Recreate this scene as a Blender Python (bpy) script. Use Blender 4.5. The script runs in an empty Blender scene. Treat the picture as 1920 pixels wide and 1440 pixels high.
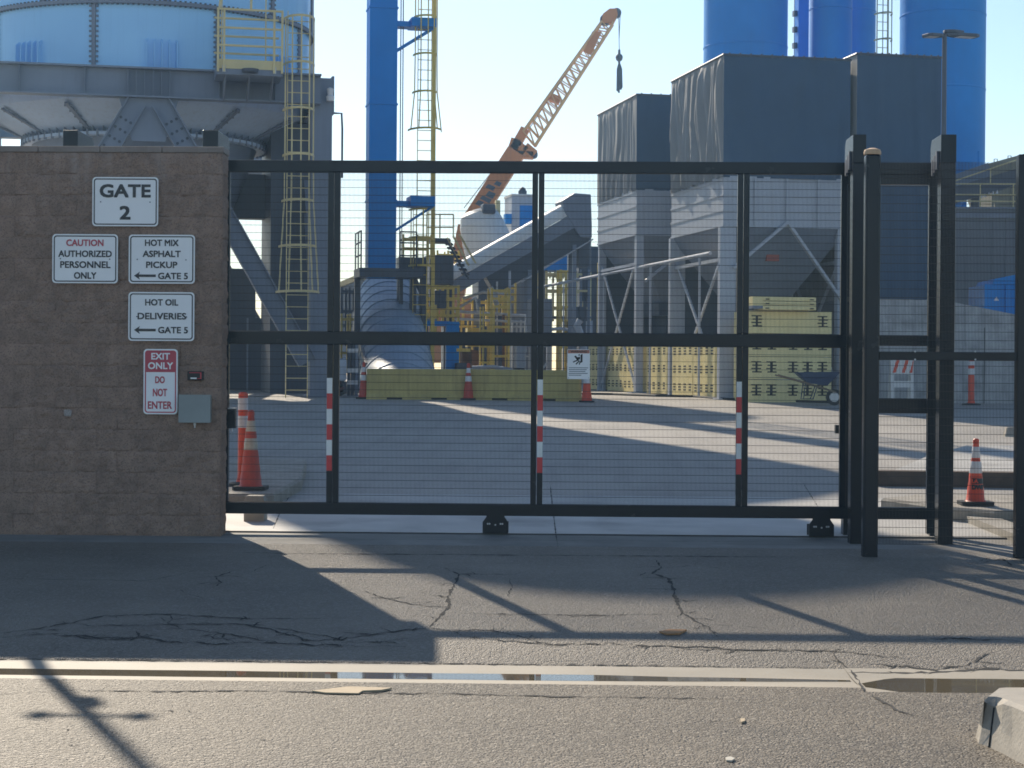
import bpy, bmesh, math, random
from mathutils import Vector, Matrix, noise
random.seed(7)
PI = math.pi
R = math.radians
scene = bpy.context.scene
COL = scene.collection

# ------------------------------------------------------------------ camera
F = 3500.0                       # focal length in photograph pixels (1920 wide)
CAMZ = 1.57
PITCH, YAW, ROLL = 15.0 / F, 0.0244, 0.0070
cam = bpy.data.cameras.new('camera')
cam.sensor_width = 36.0
cam.lens = 36.0 * F / 1920.0
cam.clip_start = 0.1
cam.clip_end = 3000
camo = bpy.data.objects.new('camera', cam)
COL.objects.link(camo)
CM = Matrix.Rotation(YAW, 4, 'Z') @ Matrix.Rotation(PI / 2 - PITCH, 4, 'X') @ Matrix.Rotation(ROLL, 4, 'Z')
CR = CM.to_3x3()
camo.matrix_world = Matrix.Translation((0, 0, CAMZ)) @ CM
scene.camera = camo

# ------------------------------------------------------------------ sun, sky, exposure
SUN_AZ = R(22.6)                 # angle of the sun from +Y towards -X
SUN_EL = R(32.1)
TOSUN = Vector((-math.sin(SUN_AZ) * math.cos(SUN_EL), math.cos(SUN_AZ) * math.cos(SUN_EL), math.sin(SUN_EL)))
world = bpy.data.worlds.new("World")
scene.world = world
world.use_nodes = True
wn = world.node_tree.nodes
bg = wn['Background']
sky = wn.new('ShaderNodeTexSky')
sky.sky_type = 'NISHITA'
sky.sun_disc = False
sky.sun_elevation = SUN_EL
sky.sun_rotation = -SUN_AZ
sky.air_density = 1.0
sky.dust_density = 0.35
sky.ozone_density = 2.2
world.node_tree.links.new(sky.outputs[0], bg.inputs[0])
bg.inputs[1].default_value = 0.10
sl = bpy.data.lights.new('sun', 'SUN')
sl.energy = 4.6
sl.angle = R(0.53)
sl.color = (1.0, 0.88, 0.71)
slo = bpy.data.objects.new('sun', sl)
COL.objects.link(slo)
slo.rotation_euler = (-TOSUN).to_track_quat('-Z', 'Y').to_euler()
slo.location = (0, 0, 60)
vs = scene.view_settings
vs.view_transform = 'Standard'
vs.look = 'None'
vs.exposure = 0.6
vs.gamma = 1.0
scene.cycles.max_bounces = 8
scene.cycles.use_denoising = True
scene.cycles.filter_width = 1.7

# ------------------------------------------------------------------ where things stand
PROF = [(-400, 0.0), (0, 0.0), (6, -0.14), (11.3, -0.295), (11.53, -0.310), (11.74, -0.310), (12.0, -0.292),
        (12.66, -0.215), (15.45, -0.062), (17.2, -0.012), (18.3, 0.0), (21.5, 0.09), (30, 0.37), (50, 1.02), (75, 1.25), (120, 1.4), (2500, 1.4)]

def gz(y):
    for (y0, z0), (y1, z1) in zip(PROF, PROF[1:]):
        if y0 <= y <= y1:
            return z0 + (z1 - z0) * (y - y0) / (y1 - y0)
    return PROF[-1][1]

def ray(px, py):
    return CR @ Vector(((px - 960) / F, (720 - py) / F, -1.0))

def W(px, py, Y):
    d = ray(px, py)
    k = Y / d.y
    return Vector((d.x * k, Y, CAMZ + d.z * k))

def WX(px, Y, py=705):
    return W(px, py, Y).x

def WZ(py, Y, px=960):
    return W(px, py, Y).z

def GP(px, py, lift=0.0):
    d = ray(px, py)
    lo, hi = 2.0, 900.0
    f = lambda y: CAMZ + d.z * y / d.y - gz(y) - lift
    for _ in range(60):
        m = (lo + hi) / 2
        if f(m) > 0: lo = m
        else: hi = m
    y = (lo + hi) / 2
    return Vector((d.x * y / d.y, y, gz(y) + lift))

PA = R(13.5)                     # the plant's own grid is turned by this much
U = Vector((-math.sin(PA), math.cos(PA), 0))
V = Vector((math.cos(PA), math.sin(PA), 0))
Z = Vector((0, 0, 1))

# ------------------------------------------------------------------ materials
MATS = {}

def mat(name, col, rough=0.5, metal=0.0, var=0.12, vscale=3.0, bump=0.0, bscale=60.0, bdist=0.004, streak=0.0, streak_col=(0.12, 0.07, 0.04),
        speck=0.0, speck_scale=150.0, speck_col=(0.5, 0.48, 0.44), spec=0.5, coat=0.0, patch=0.0, patch_col=(0.05, 0.05, 0.05), patch_scale=0.5, grain=0.0, smap=(5, 5, 0.25)):
    m = bpy.data.materials.new(name)
    m.use_nodes = True
    nt = m.node_tree
    N, L = nt.nodes, nt.links
    p = N['Principled BSDF']
    p.inputs['Roughness'].default_value = rough
    p.inputs['Metallic'].default_value = metal
    p.inputs['Specular IOR Level'].default_value = spec
    p.inputs['Coat Weight'].default_value = coat
    tc = N.new('ShaderNodeTexCoord')
    def rgb(c): 
        return (c[0], c[1], c[2], 1)
    def mixn(fac, a, b):
        x = N.new('ShaderNodeMix'); x.data_type = 'RGBA'
        if hasattr(fac, 'node'): L.new(fac, x.inputs['Factor'])
        else: x.inputs['Factor'].default_value = fac
        for s, c in (('A', a), ('B', b)):
            if hasattr(c, 'node'): L.new(c, x.inputs[6 if s == 'A' else 7])
            else: x.inputs[6 if s == 'A' else 7].default_value = rgb(c)
        return x.outputs[2]
    def ramp(src, lo, hi):
        r = N.new('ShaderNodeMapRange'); L.new(src, r.inputs[0])
        r.inputs[1].default_value = lo; r.inputs[2].default_value = hi
        return r.outputs[0]
    def nz(scale, detail=5, vec=None, rough_=0.55):
        n = N.new('ShaderNodeTexNoise'); n.inputs['Scale'].default_value = scale
        n.inputs['Detail'].default_value = detail; n.inputs['Roughness'].default_value = rough_
        L.new(vec if vec else tc.outputs['Object'], n.inputs['Vector'])
        return n.outputs[0]
    n1 = nz(vscale)
    c = mixn(ramp(n1, 0.3, 0.7), [x * (1 - var) for x in col], [min(1, x * (1 + var)) for x in col])
    if patch:
        n4 = nz(patch_scale, 6)
        c2 = mixn(1.0, c, patch_col)
        g = N.new('ShaderNodeMath'); g.operation = 'MULTIPLY'; g.inputs[1].default_value = patch
        L.new(ramp(n4, 0.52, 0.72), g.inputs[0])
        c = mixn(g.outputs[0], c, patch_col)
    if streak:
        mp = N.new('ShaderNodeMapping'); mp.inputs['Scale'].default_value = smap
        L.new(tc.outputs['Object'], mp.inputs[0])
        n2 = nz(1.6, 6, mp.outputs[0], 0.65)
        g = N.new('ShaderNodeMath'); g.operation = 'MULTIPLY'; g.inputs[1].default_value = streak
        L.new(ramp(n2, 0.5, 0.75), g.inputs[0])
        c = mixn(g.outputs[0], c, streak_col)
    if speck:
        v = N.new('ShaderNodeTexVoronoi'); v.inputs['Scale'].default_value = speck_scale
        L.new(tc.outputs['Object'], v.inputs['Vector'])
        sp = N.new('ShaderNodeSeparateColor'); L.new(v.outputs['Color'], sp.inputs[0])
        g = N.new('ShaderNodeMath'); g.operation = 'MULTIPLY'; g.inputs[1].default_value = speck
        L.new(ramp(sp.outputs[0], 0.55, 1.0), g.inputs[0])
        c = mixn(g.outputs[0], c, speck_col)
    L.new(c, p.inputs['Base Color'])
    n5 = nz(vscale * 2.3, 4)
    rr = N.new('ShaderNodeMapRange'); L.new(n5, rr.inputs[0])
    rr.inputs[3].default_value = max(0.02, rough - 0.012); rr.inputs[4].default_value = min(1, rough + 0.012)
    L.new(rr.outputs[0], p.inputs['Roughness'])
    if grain:
        v1 = N.new('ShaderNodeTexVoronoi'); v1.inputs['Scale'].default_value = grain
        L.new(tc.outputs['Object'], v1.inputs['Vector'])
        v2 = N.new('ShaderNodeTexVoronoi'); v2.inputs['Scale'].default_value = grain * 2.3
        L.new(tc.outputs['Object'], v2.inputs['Vector'])
        sp2 = N.new('ShaderNodeSeparateColor'); L.new(v1.outputs['Color'], sp2.inputs[0])
        hm = N.new('ShaderNodeMath'); hm.operation = 'MULTIPLY_ADD'; hm.inputs[1].default_value = -0.55
        L.new(v1.outputs['Distance'], hm.inputs[0]); L.new(sp2.outputs[1], hm.inputs[2])
        hm2 = N.new('ShaderNodeMath'); hm2.operation = 'MULTIPLY_ADD'; hm2.inputs[1].default_value = -0.5
        L.new(v2.outputs['Distance'], hm2.inputs[0]); L.new(hm.outputs[0], hm2.inputs[2])
        b = N.new('ShaderNodeBump'); b.inputs['Strength'].default_value = bump; b.inputs['Distance'].default_value = bdist
        L.new(hm2.outputs[0], b.inputs['Height']); L.new(b.outputs[0], p.inputs['Normal'])
    elif bump:
        b = N.new('ShaderNodeBump'); b.inputs['Strength'].default_value = bump; b.inputs['Distance'].default_value = bdist
        n3 = nz(bscale, 4)
        L.new(n3, b.inputs['Height'])
        L.new(b.outputs[0], p.inputs['Normal'])
    MATS[name] = m
    return m

STREET = mat('street_asphalt', (0.172, 0.140, 0.102), 0.60, var=0.22, vscale=0.9, bump=1.0, grain=36, bdist=0.065, speck=0.8, speck_scale=52, speck_col=(0.40, 0.345, 0.27), patch=0.55, patch_col=(0.075, 0.066, 0.053), patch_scale=0.6)
DRIVE = mat('driveway_asphalt', (0.215, 0.182, 0.143), 0.62, var=0.18, vscale=1.0, bump=1.0, grain=40, bdist=0.042, speck=0.6, speck_scale=65, speck_col=(0.33, 0.30, 0.26), patch=0.45, patch_col=(0.11, 0.10, 0.085), patch_scale=0.7, streak=0.25, streak_col=(0.09, 0.08, 0.068), smap=(0.15, 1.4, 1))
YARD = mat('yard_pavement', (0.36, 0.33, 0.29), 0.75, var=0.12, vscale=0.4, bump=0.4, bscale=60, bdist=0.005, speck=0.3, speck_scale=90, patch=0.45, patch_col=(0.14, 0.13, 0.12), patch_scale=0.35, streak=0.35, streak_col=(0.13, 0.12, 0.11), smap=(1.5, 0.12, 1))
CONC = mat('apron_concrete', (0.46, 0.44, 0.405), 0.75, var=0.15, vscale=1.2, bump=0.3, bscale=90, bdist=0.003, patch=0.7, patch_col=(0.2, 0.19, 0.175), patch_scale=0.8)
KERBC = mat('kerb_concrete', (0.36, 0.325, 0.27), 0.8, var=0.2, vscale=4, bump=0.6, bscale=50, bdist=0.006, streak=0.5, streak_col=(0.17, 0.14, 0.11))
APRON = mat('dirty_concrete', (0.22, 0.205, 0.18), 0.8, var=0.2, vscale=1.5, bump=0.4, bscale=70, bdist=0.004, patch=0.6, patch_col=(0.11, 0.105, 0.095), patch_scale=0.9, streak=0.4, streak_col=(0.1, 0.09, 0.08), smap=(0.3, 2, 1))
GUTC = mat('gutter_concrete', (0.33, 0.29, 0.225), 0.7, var=0.12, vscale=1.5, bump=0.35, bscale=60, bdist=0.004, patch=0.3, patch_col=(0.27, 0.25, 0.21), patch_scale=1.2)
WETC = mat('wet_gutter', (0.10, 0.085, 0.06), 0.25, var=0.25, vscale=2.0)
WATER = mat('puddle_water', (0.12, 0.098, 0.062), 0.02, var=0.2, vscale=1.0, spec=0.6)
WATER.node_tree.nodes['Principled BSDF'].inputs['IOR'].default_value = 1.34
CRACK = mat('crack_dark', (0.02, 0.019, 0.018), 0.95, var=0.3, vscale=12)
DIRT = mat('planter_brown', (0.10, 0.065, 0.045), 0.9, var=0.3, vscale=5, bump=0.6, bscale=30)
BLACK = mat('black_paint', (0.004, 0.008, 0.015), 0.27, var=0.08, vscale=2, spec=0.28)
WIRE = mat('wire_black', (0.012, 0.012, 0.014), 0.45, var=0.2)
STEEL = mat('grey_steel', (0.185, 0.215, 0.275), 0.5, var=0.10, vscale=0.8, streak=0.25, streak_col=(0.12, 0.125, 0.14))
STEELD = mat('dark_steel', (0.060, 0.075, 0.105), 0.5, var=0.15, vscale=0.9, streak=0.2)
LGREY = mat('light_grey_paint', (0.44, 0.47, 0.53), 0.5, var=0.06, vscale=0.6, streak=0.3, streak_col=(0.3, 0.29, 0.28))
WHITEP = mat('white_sheet', (0.76, 0.73, 0.69), 0.5, var=0.08, vscale=0.8, streak=0.25, streak_col=(0.42, 0.38, 0.33))
TANKB = mat('pale_blue_paint', (0.34, 0.66, 1.0), 0.33, var=0.06, vscale=0.4, streak=0.12, streak_col=(0.10, 0.24, 0.48), coat=0.1)
BLUE = mat('deep_blue_paint', (0.001, 0.235, 0.66), 0.5, var=0.10, vscale=0.5, streak=0.22, streak_col=(0.02, 0.19, 0.50), spec=0.25)
HOPC = mat('hopper_grey', (0.45, 0.56, 0.72), 0.5, var=0.08, vscale=0.7, streak=0.3, streak_col=(0.25, 0.25, 0.26))
YEL = mat('safety_yellow', (0.72, 0.52, 0.10), 0.45, var=0.10, vscale=4)
CREAM = mat('cream_yellow', (0.68, 0.56, 0.28), 0.5, var=0.08, vscale=2)
BUCK = mat('cabinet_yellow', (0.90, 0.76, 0.36), 0.55, var=0.07, vscale=1.2, streak=0.3, streak_col=(0.42, 0.28, 0.09))
SLOT = mat('slot_dark', (0.02, 0.018, 0.012), 0.8)
BARR = mat('barrier_yellow', (0.52, 0.40, 0.13), 0.7, var=0.15, vscale=1.5, streak=0.5, streak_col=(0.2, 0.15, 0.06), bump=0.2, bscale=30)
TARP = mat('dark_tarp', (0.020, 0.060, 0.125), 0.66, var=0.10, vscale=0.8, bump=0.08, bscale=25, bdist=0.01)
TARP_LIT = mat('sunlit_tarp', (0.27, 0.265, 0.26), 0.7, var=0.10, vscale=0.8)  # left faces: sunlight put into a lighter copy of the tarp colour
CRANEL = mat('lattice_tan', (0.70, 0.42, 0.17), 0.45, var=0.10, vscale=0.8)
CRANE = mat('crane_orange', (0.60, 0.20, 0.04), 0.45, var=0.10, vscale=0.8, streak=0.2)
RUST = mat('rust', (0.19, 0.09, 0.045), 0.85, var=0.3, vscale=5)
RUBBER = mat('black_rubber', (0.012, 0.012, 0.012), 0.7, var=0.2)
ORANGE = mat('cone_orange', (0.78, 0.075, 0.02), 0.45, var=0.10, vscale=6)
ORANGED = mat('worn_and_shaded_cone_red', (0.55, 0.06, 0.03), 0.55, var=0.18, vscale=8, streak=0.2)
REFW = mat('reflective_white', (0.72, 0.70, 0.70), 0.4, var=0.06, vscale=10)
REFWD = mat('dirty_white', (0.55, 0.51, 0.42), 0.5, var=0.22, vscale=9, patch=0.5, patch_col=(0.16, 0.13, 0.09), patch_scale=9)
TAPER = mat('tape_red', (0.62, 0.03, 0.035), 0.35, var=0.08, vscale=12)
TAPEW = mat('tape_white', (0.80, 0.80, 0.76), 0.35, var=0.06, vscale=12)
SIGNW = mat('sign_white', (0.90, 0.90, 0.89), 0.35, var=0.03, vscale=3)
SIGNK = mat('sign_black', (0.015, 0.015, 0.018), 0.4)
SIGNR = mat('sign_red', (0.48, 0.045, 0.075), 0.38, var=0.06)
ALU = mat('aluminium', (0.6, 0.6, 0.6), 0.35, metal=0.9, var=0.06)
GALV = mat('galvanised', (0.50, 0.51, 0.53), 0.42, metal=0.55, var=0.12, vscale=6)
BOXG = mat('box_grey', (0.26, 0.29, 0.28), 0.45, var=0.07, vscale=5)
TANCAP = mat('tan_cap', (0.58, 0.38, 0.22), 0.6, var=0.15, vscale=8)
CARD = mat('cardboard', (0.42, 0.33, 0.21), 0.8, var=0.1, vscale=6)
LEAF = mat('dry_leaf', (0.32, 0.16, 0.06), 0.8, var=0.25, vscale=10)
OLIVE = mat('olive_roof', (0.20, 0.18, 0.12), 0.6, var=0.08, vscale=0.4)
CORR = mat('shed_grey', (0.15, 0.165, 0.19), 0.55, var=0.08, vscale=0.4, streak=0.3, streak_col=(0.14, 0.145, 0.155))
RETC = mat('retaining_concrete', (0.42, 0.42, 0.42), 0.8, var=0.3, vscale=1.4, streak=0.7, streak_col=(0.15, 0.15, 0.155), patch=0.7, patch_col=(0.17, 0.17, 0.17), patch_scale=1.3, bump=0.3, bscale=20)
GLASSD = mat('dark_glass', (0.02, 0.025, 0.03), 0.1)
LED = mat('reader_red', (0.5, 0.02, 0.04), 0.3)
TRACK = mat('track_steel', (0.03, 0.028, 0.027), 0.45, metal=0.3, var=0.2)
GROUNDM = mat('bare_ground', (0.23, 0.205, 0.17), 0.9, var=0.15, vscale=0.1)

# ------------------------------------------------------------------ mesh helpers
class MB:
    def __init__(s):
        s.v, s.f, s.m = [], [], []
    def add(s, vs_, fs, m=0):
        o = len(s.v)
        s.v += [Vector(x) for x in vs_]
        s.f += [tuple(i + o for i in f) for f in fs]
        s.m += [m] * len(fs)
        return s
    def hexa(s, p, m=0):      # 8 corners: bottom 4 ccw, top 4 ccw
        return s.add(p, [(3, 2, 1, 0), (4, 5, 6, 7), (0, 1, 5, 4), (1, 2, 6, 5), (2, 3, 7, 6), (3, 0, 4, 7)], m)
    def box(s, x0, x1, y0, y1, z0, z1, m=0):
        return s.hexa([(x0, y0, z0), (x1, y0, z0), (x1, y1, z0), (x0, y1, z0), (x0, y0, z1), (x1, y0, z1), (x1, y1, z1), (x0, y1, z1)], m)
    def gbox(s, o, a0, a1, b0, b1, z0, z1, m=0, va=None, ub=None):   # box on the plant grid round o (a along V, b along U)
        va = va or V; ub = ub or U
        o = Vector((o[0], o[1], 0))
        P = lambda a, b, z: o + va * a + ub * b + Z * z
        return s.hexa([P(a0, b0, z0), P(a1, b0, z0), P(a1, b1, z0), P(a0, b1, z0), P(a0, b0, z1), P(a1, b0, z1), P(a1, b1, z1), P(a0, b1, z1)], m)
    def bar(s, p, q, w, h=None, m=0, up=Z):
        p, q = Vector(p), Vector(q); h = h or w
        d = (q - p).normalized()
        u_ = up if abs(d.dot(up)) < 0.98 else Vector((0, 1, 0))
        r = d.cross(u_).normalized() * (w / 2); t = r.cross(d).normalized() * (h / 2)
        return s.hexa([p - r - t, p + r - t, q + r - t, q - r - t, p - r + t, p + r + t, q + r + t, q - r + t], m)
    def ibeam(s, p, q, w, h, up=Z, tf=0.03, tw=0.02, m=0):
        p, q = Vector(p), Vector(q)
        d = (q - p).normalized()
        u_ = up if abs(d.dot(up)) < 0.98 else Vector((0, 1, 0))
        r = d.cross(u_).normalized(); t = r.cross(d).normalized()
        s.bar(p + t * (h / 2 - tf / 2), q + t * (h / 2 - tf / 2), w, tf, m, up)
        s.bar(p - t * (h / 2 - tf / 2), q - t * (h / 2 - tf / 2), w, tf, m, up)
        s.bar(p, q, tw, h - 2 * tf - 0.002, m, up)
        return s
    def tube(s, p, q, r0, r1=None, n=12, m=0, caps=True):
        p, q = Vector(p), Vector(q); r1 = r0 if r1 is None else r1
        d = (q - p).normalized()
        a = d.cross(Z if abs(d.z) < 0.95 else Vector((1, 0, 0))).normalized(); b = d.cross(a).normalized()
        vs_ = []
        for c, r in ((p, r0), (q, r1)):
            for i in range(n):
                t = 2 * PI * i / n
                vs_.append(c + a * (math.cos(t) * r) + b * (math.sin(t) * r))
        fs = [(i, (i + 1) % n, n + (i + 1) % n, n + i) for i in range(n)]
        if caps: fs += [tuple(range(n))[::-1], tuple(range(n, 2 * n))]
        return s.add(vs_, fs, m)
    def sweep(s, pts, r, n=8, m=0, closed=False, caps=True):
        pts = [Vector(p) for p in pts]; k = len(pts)
        rs = r if isinstance(r, (list, tuple)) else [r] * k
        vs_, fs = [], []
        prev = None
        for i, p in enumerate(pts):
            if closed: d = (pts[(i + 1) % k] - pts[i - 1]).normalized()
            else: d = (pts[min(i + 1, k - 1)] - pts[max(i - 1, 0)]).normalized()
            if prev is None:
                a = d.cross(Z if abs(d.z) < 0.95 else Vector((1, 0, 0))).normalized()
            else:
                a = (prev - d * prev.dot(d)).normalized()
            prev = a; b = d.cross(a)
            for j in range(n):
                t = 2 * PI * j / n
                vs_.append(p + a * (math.cos(t) * rs[i]) + b * (math.sin(t) * rs[i]))
        for i in range(k if closed else k - 1):
            i2 = (i + 1) % k
            fs += [(i * n + j, i * n + (j + 1) % n, i2 * n + (j + 1) % n, i2 * n + j) for j in range(n)]
        if caps and not closed: fs += [tuple(range(n))[::-1], tuple(range((k - 1) * n, k * n))]
        return s.add(vs_, fs, m)
    def lathe(s, prof, c=(0, 0, 0), n=24, m=0, a0=0.0, a1=2 * PI):   # prof: (r, z)
        c = Vector(c); full = abs(a1 - a0 - 2 * PI) < 1e-6; k = n if full else n + 1
        vs_ = [c + Vector((math.cos(a0 + (a1 - a0) * j / n) * r, math.sin(a0 + (a1 - a0) * j / n) * r, z)) for r, z in prof for j in range(k)]
        fs = []
        for i in range(len(prof) - 1):
            for j in range(n):
                j2 = (j + 1) % k
                fs.append((i * k + j, i * k + j2, (i + 1) * k + j2, (i + 1) * k + j))
        return s.add(vs_, fs, m)
    def prism(s, poly, off, m=0):     # polygon (3D points) extruded by off
        off = Vector(off); n = len(poly); P = [Vector(p) for p in poly]
        return s.add(P + [p + off for p in P], [tuple(range(n))[::-1], tuple(range(n, 2 * n))] + [(i, (i + 1) % n, n + (i + 1) % n, n + i) for i in range(n)], m)
    def build(s, name, mats, parent=None, org=None, smooth=None, bevel=0.0):
        me = bpy.data.meshes.new(name)
        o_ = Vector(org) if org is not None else (Vector(parent['_o']) if parent is not None and '_o' in parent else Vector((0, 0, 0)))
        me.from_pydata([tuple(v - o_) for v in s.v], [], s.f)
        for mm in (mats if isinstance(mats, (list, tuple)) else [mats]): me.materials.append(mm)
        if any(s.m): me.polygons.foreach_set('material_index', s.m)
        bm = bmesh.new(); bm.from_mesh(me)
        bmesh.ops.recalc_face_normals(bm, faces=bm.faces)
        bm.to_mesh(me); bm.free()
        if smooth:
            me.shade_smooth(); me.set_sharp_from_angle(angle=R(smooth))
        me.update()
        ob = bpy.data.objects.new(name, me); COL.objects.link(ob)
        ob.parent = parent
        if parent is None: ob.location = o_
        elif org is not None: ob.location = o_ - Vector(parent['_o'])
        ob['_o'] = tuple(o_)
        if bevel:
            b = ob.modifiers.new('bevel', 'BEVEL'); b.width = bevel; b.segments = 2; b.limit_method = 'ANGLE'; b.angle_limit = R(40)
        return ob

def tag(o, label=None, cat=None, group=None, kind=None):
    if label: o['label'] = label
    if cat: o['category'] = cat
    if group: o['group'] = group
    if kind: o['kind'] = kind
    return o

def thing(name, loc, label, cat, group=None):
    o = bpy.data.objects.new(name, None); COL.objects.link(o)
    o.location = loc; o['_o'] = tuple(loc); o.empty_display_size = 0.2
    return tag(o, label, cat, group)

def copy_tree(src, parent=None):
    c = src.copy(); COL.objects.link(c)
    if parent is not None: c.parent = parent
    for ch in list(src.children): copy_tree(ch, c)
    return c

def dup(src, loc, label, rz=0.0):
    c = copy_tree(src); c.location = loc; c.rotation_euler = (0, 0, rz); c['label'] = label
    return c

def struct(name, mb, mats, smooth=None):
    o = mb.build(name, mats, smooth=smooth); o['kind'] = 'structure'
    return o

def text_mb(txt, w, h, extr=0.0008, bold=0.0):
    """lettering fitted to w x h metres, centred, lying in x-z and facing -y"""
    cu = bpy.data.curves.new('lettering', 'FONT'); cu.body = txt; cu.size = 1; cu.extrude = 0.0; cu.resolution_u = 3
    ob = bpy.data.objects.new('lettering', cu); COL.objects.link(ob)
    dg = bpy.context.evaluated_depsgraph_get(); dg.update()
    me = bpy.data.meshes.new_from_object(ob.evaluated_get(dg))
    xs = [v.co.x for v in me.vertices]; ys = [v.co.y for v in me.vertices]
    x0, x1, y0, y1 = min(xs), max(xs), min(ys), max(ys)
    b = MB()
    offs = [(0, 0)] if not bold else [(0, 0), (-bold, -bold), (bold, -bold), (-bold, bold), (bold, bold)]
    for k, (dx, dz) in enumerate(offs):
        b.add([((v.co.x - (x0 + x1) / 2) / (x1 - x0) * (w - 2 * bold) + dx, -extr - 0.00012 * k, (v.co.y - (y0 + y1) / 2) / (y1 - y0) * (h - 2 * bold) + dz) for v in me.vertices], [tuple(p.vertices) for p in me.polygons])
    COL.objects.unlink(ob); bpy.data.objects.remove(ob); bpy.data.curves.remove(cu); bpy.data.meshes.remove(me)
    return b

def shift(b, d):
    d = Vector(d); b.v = [v + d for v in b.v]; return b

def rrect(w, h, r, n=6):
    pts = []
    for cx, cz, a in ((w / 2 - r, h / 2 - r, 0), (-w / 2 + r, h / 2 - r, 90), (-w / 2 + r, -h / 2 + r, 180), (w / 2 - r, -h / 2 + r, 270)):
        for i in range(n + 1):
            t = R(a + 90 * i / n); pts.append((cx + r * math.cos(t), cz + r * math.sin(t)))
    return pts
# ================================================================== THE GROUND
def strip_mb(b, x0, x1, y0, y1, lift=0.0, m=0, nx=1):
    ys = sorted({y0, y1} | {p[0] for p in PROF if y0 < p[0] < y1})
    for ya, yb in zip(ys, ys[1:]):
        za, zb = gz(ya) + lift, gz(yb) + lift
        b.add([(x0, ya, za), (x1, ya, za), (x1, yb, zb), (x0, yb, zb)], [(0, 1, 2, 3)], m)
    return b

def crack_mb(b, pts, w, m, lift=0.004, jag=0.5, seed=0):
    """an irregular dark fissure along photo pixels, laid on the ground"""
    rnd = random.Random(seed)
    P = [Vector(q) if len(q) == 3 else GP(q[0], q[1]) for q in pts]
    Q = []
    for p, q in zip(P, P[1:]):
        n = max(2, int((q - p).length / 0.05))
        for i in range(n):
            t = i / n
            r = p.lerp(q, t)
            if Q: r += Vector((rnd.uniform(-1, 1) * 0.018, rnd.uniform(-1, 1) * 0.05, 0)) * jag
            Q.append(r)
    Q.append(P[-1])
    vs_ = []
    for i, p in enumerate(Q):
        d = (Q[min(i + 1, len(Q) - 1)] - Q[max(i - 1, 0)]); d.z = 0; d.normalize()
        nrm = Vector((-d.y, d.x, 0))
        taper = min(1, 4 * i / len(Q) + 0.25, 4 * (len(Q) - 1 - i) / len(Q) + 0.25)
        ww = w * taper * rnd.choice((0.25, 0.5, 0.7, 1.0, 1.5))
        for s_ in (-1, 1):
            v = p + nrm * (ww / 2 * s_); v.z = gz(v.y) + lift; vs_.append(v)
    b.add(vs_, [(2 * i, 2 * i + 1, 2 * i + 3, 2 * i + 2) for i in range(len(Q) - 1)], m)

XW, XE = -70, 70
b = MB()
strip_mb(b, -1500, 1500, -400, -60, -0.03); strip_mb(b, -1500, 1500, -60, 160, -0.06); strip_mb(b, -1500, 1500, 160, 2500, -0.03)
struct('ground', b, GROUNDM)

gx = WX(1600, 11.65, 1278)
b = MB(); strip_mb(b, XW, gx, -60, 11.3); strip_mb(b, gx, XE, -60, 11.12)
crack_mb(b, [(0, 1303), (120, 1295), (330, 1297), (480, 1296), (600, 1299), (720, 1301), (840, 1301), (1000, 1306), (1200, 1308), (1330, 1311), (1420, 1313)], 0.03, 1, seed=1)
crack_mb(b, [(1630, 1302), (1650, 1314), (1690, 1336), (1725, 1344)], 0.018, 1, seed=2)
crack_mb(b, [(1815, 1370), (1830, 1368)], 0.03, 1, seed=8)
for k in range(26):
    rx, ry = random.uniform(60, 1800), random.uniform(1320, 1435)
    crack_mb(b, [(rx, ry), (rx + random.uniform(8, 26), ry + random.uniform(-2, 3))], 0.012, 1, seed=100 + k)
struct('street', b, [STREET, CRACK])

b = MB(); strip_mb(b, XW, gx, 11.3, 12.0)
struct('gutter', b, GUTC)
b = MB(); wg = [(11.12, -0.2895), (11.18, -0.3045), (11.72, -0.3050), (12.02, -0.2895)]
for (ya, za), (yb, zb_) in zip(wg, wg[1:]): b.add([(gx, ya, za), (XE, ya, za), (XE, yb, zb_), (gx, yb, zb_)], [(0, 1, 2, 3)])
crack_mb(b, [(1596, 1258), (1606, 1272), (1620, 1297)], 0.02, 1, seed=3, lift=0.006)
struct('worn_gutter', b, [GUTC, CRACK])

def puddle(name, xa, xb, ya, yb, z, seed, wob=0.02):
    rnd = random.Random(seed); b = MB(); n = max(8, int((xb - xa) / 0.08)); top, bot = [], []
    for i in range(n + 1):
        x = xa + (xb - xa) * i / n
        e = min(1.0, 6 * i / n, 6 * (n - i) / n)
        c = (ya + yb) / 2; h = (yb - ya) / 2 * (0.25 + 0.75 * e)
        bot.append((x, c - h + wob * noise.noise((x * 2.0, seed, 0)), z)); top.append((x, c + h + wob * noise.noise((x * 2.0, seed, 5)), z))
    b.add(bot + top, [(i, i + 1, n + 2 + i, n + 1 + i) for i in range(n)])
    return struct(name, b, WATER)
puddle('water', -9, gx - 0.02, 11.51, 11.76, -0.3085, 3, 0.012)
puddle('puddle', gx + 0.03, 3.2, 11.17, 11.73, -0.3035, 9, 0.03)

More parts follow.
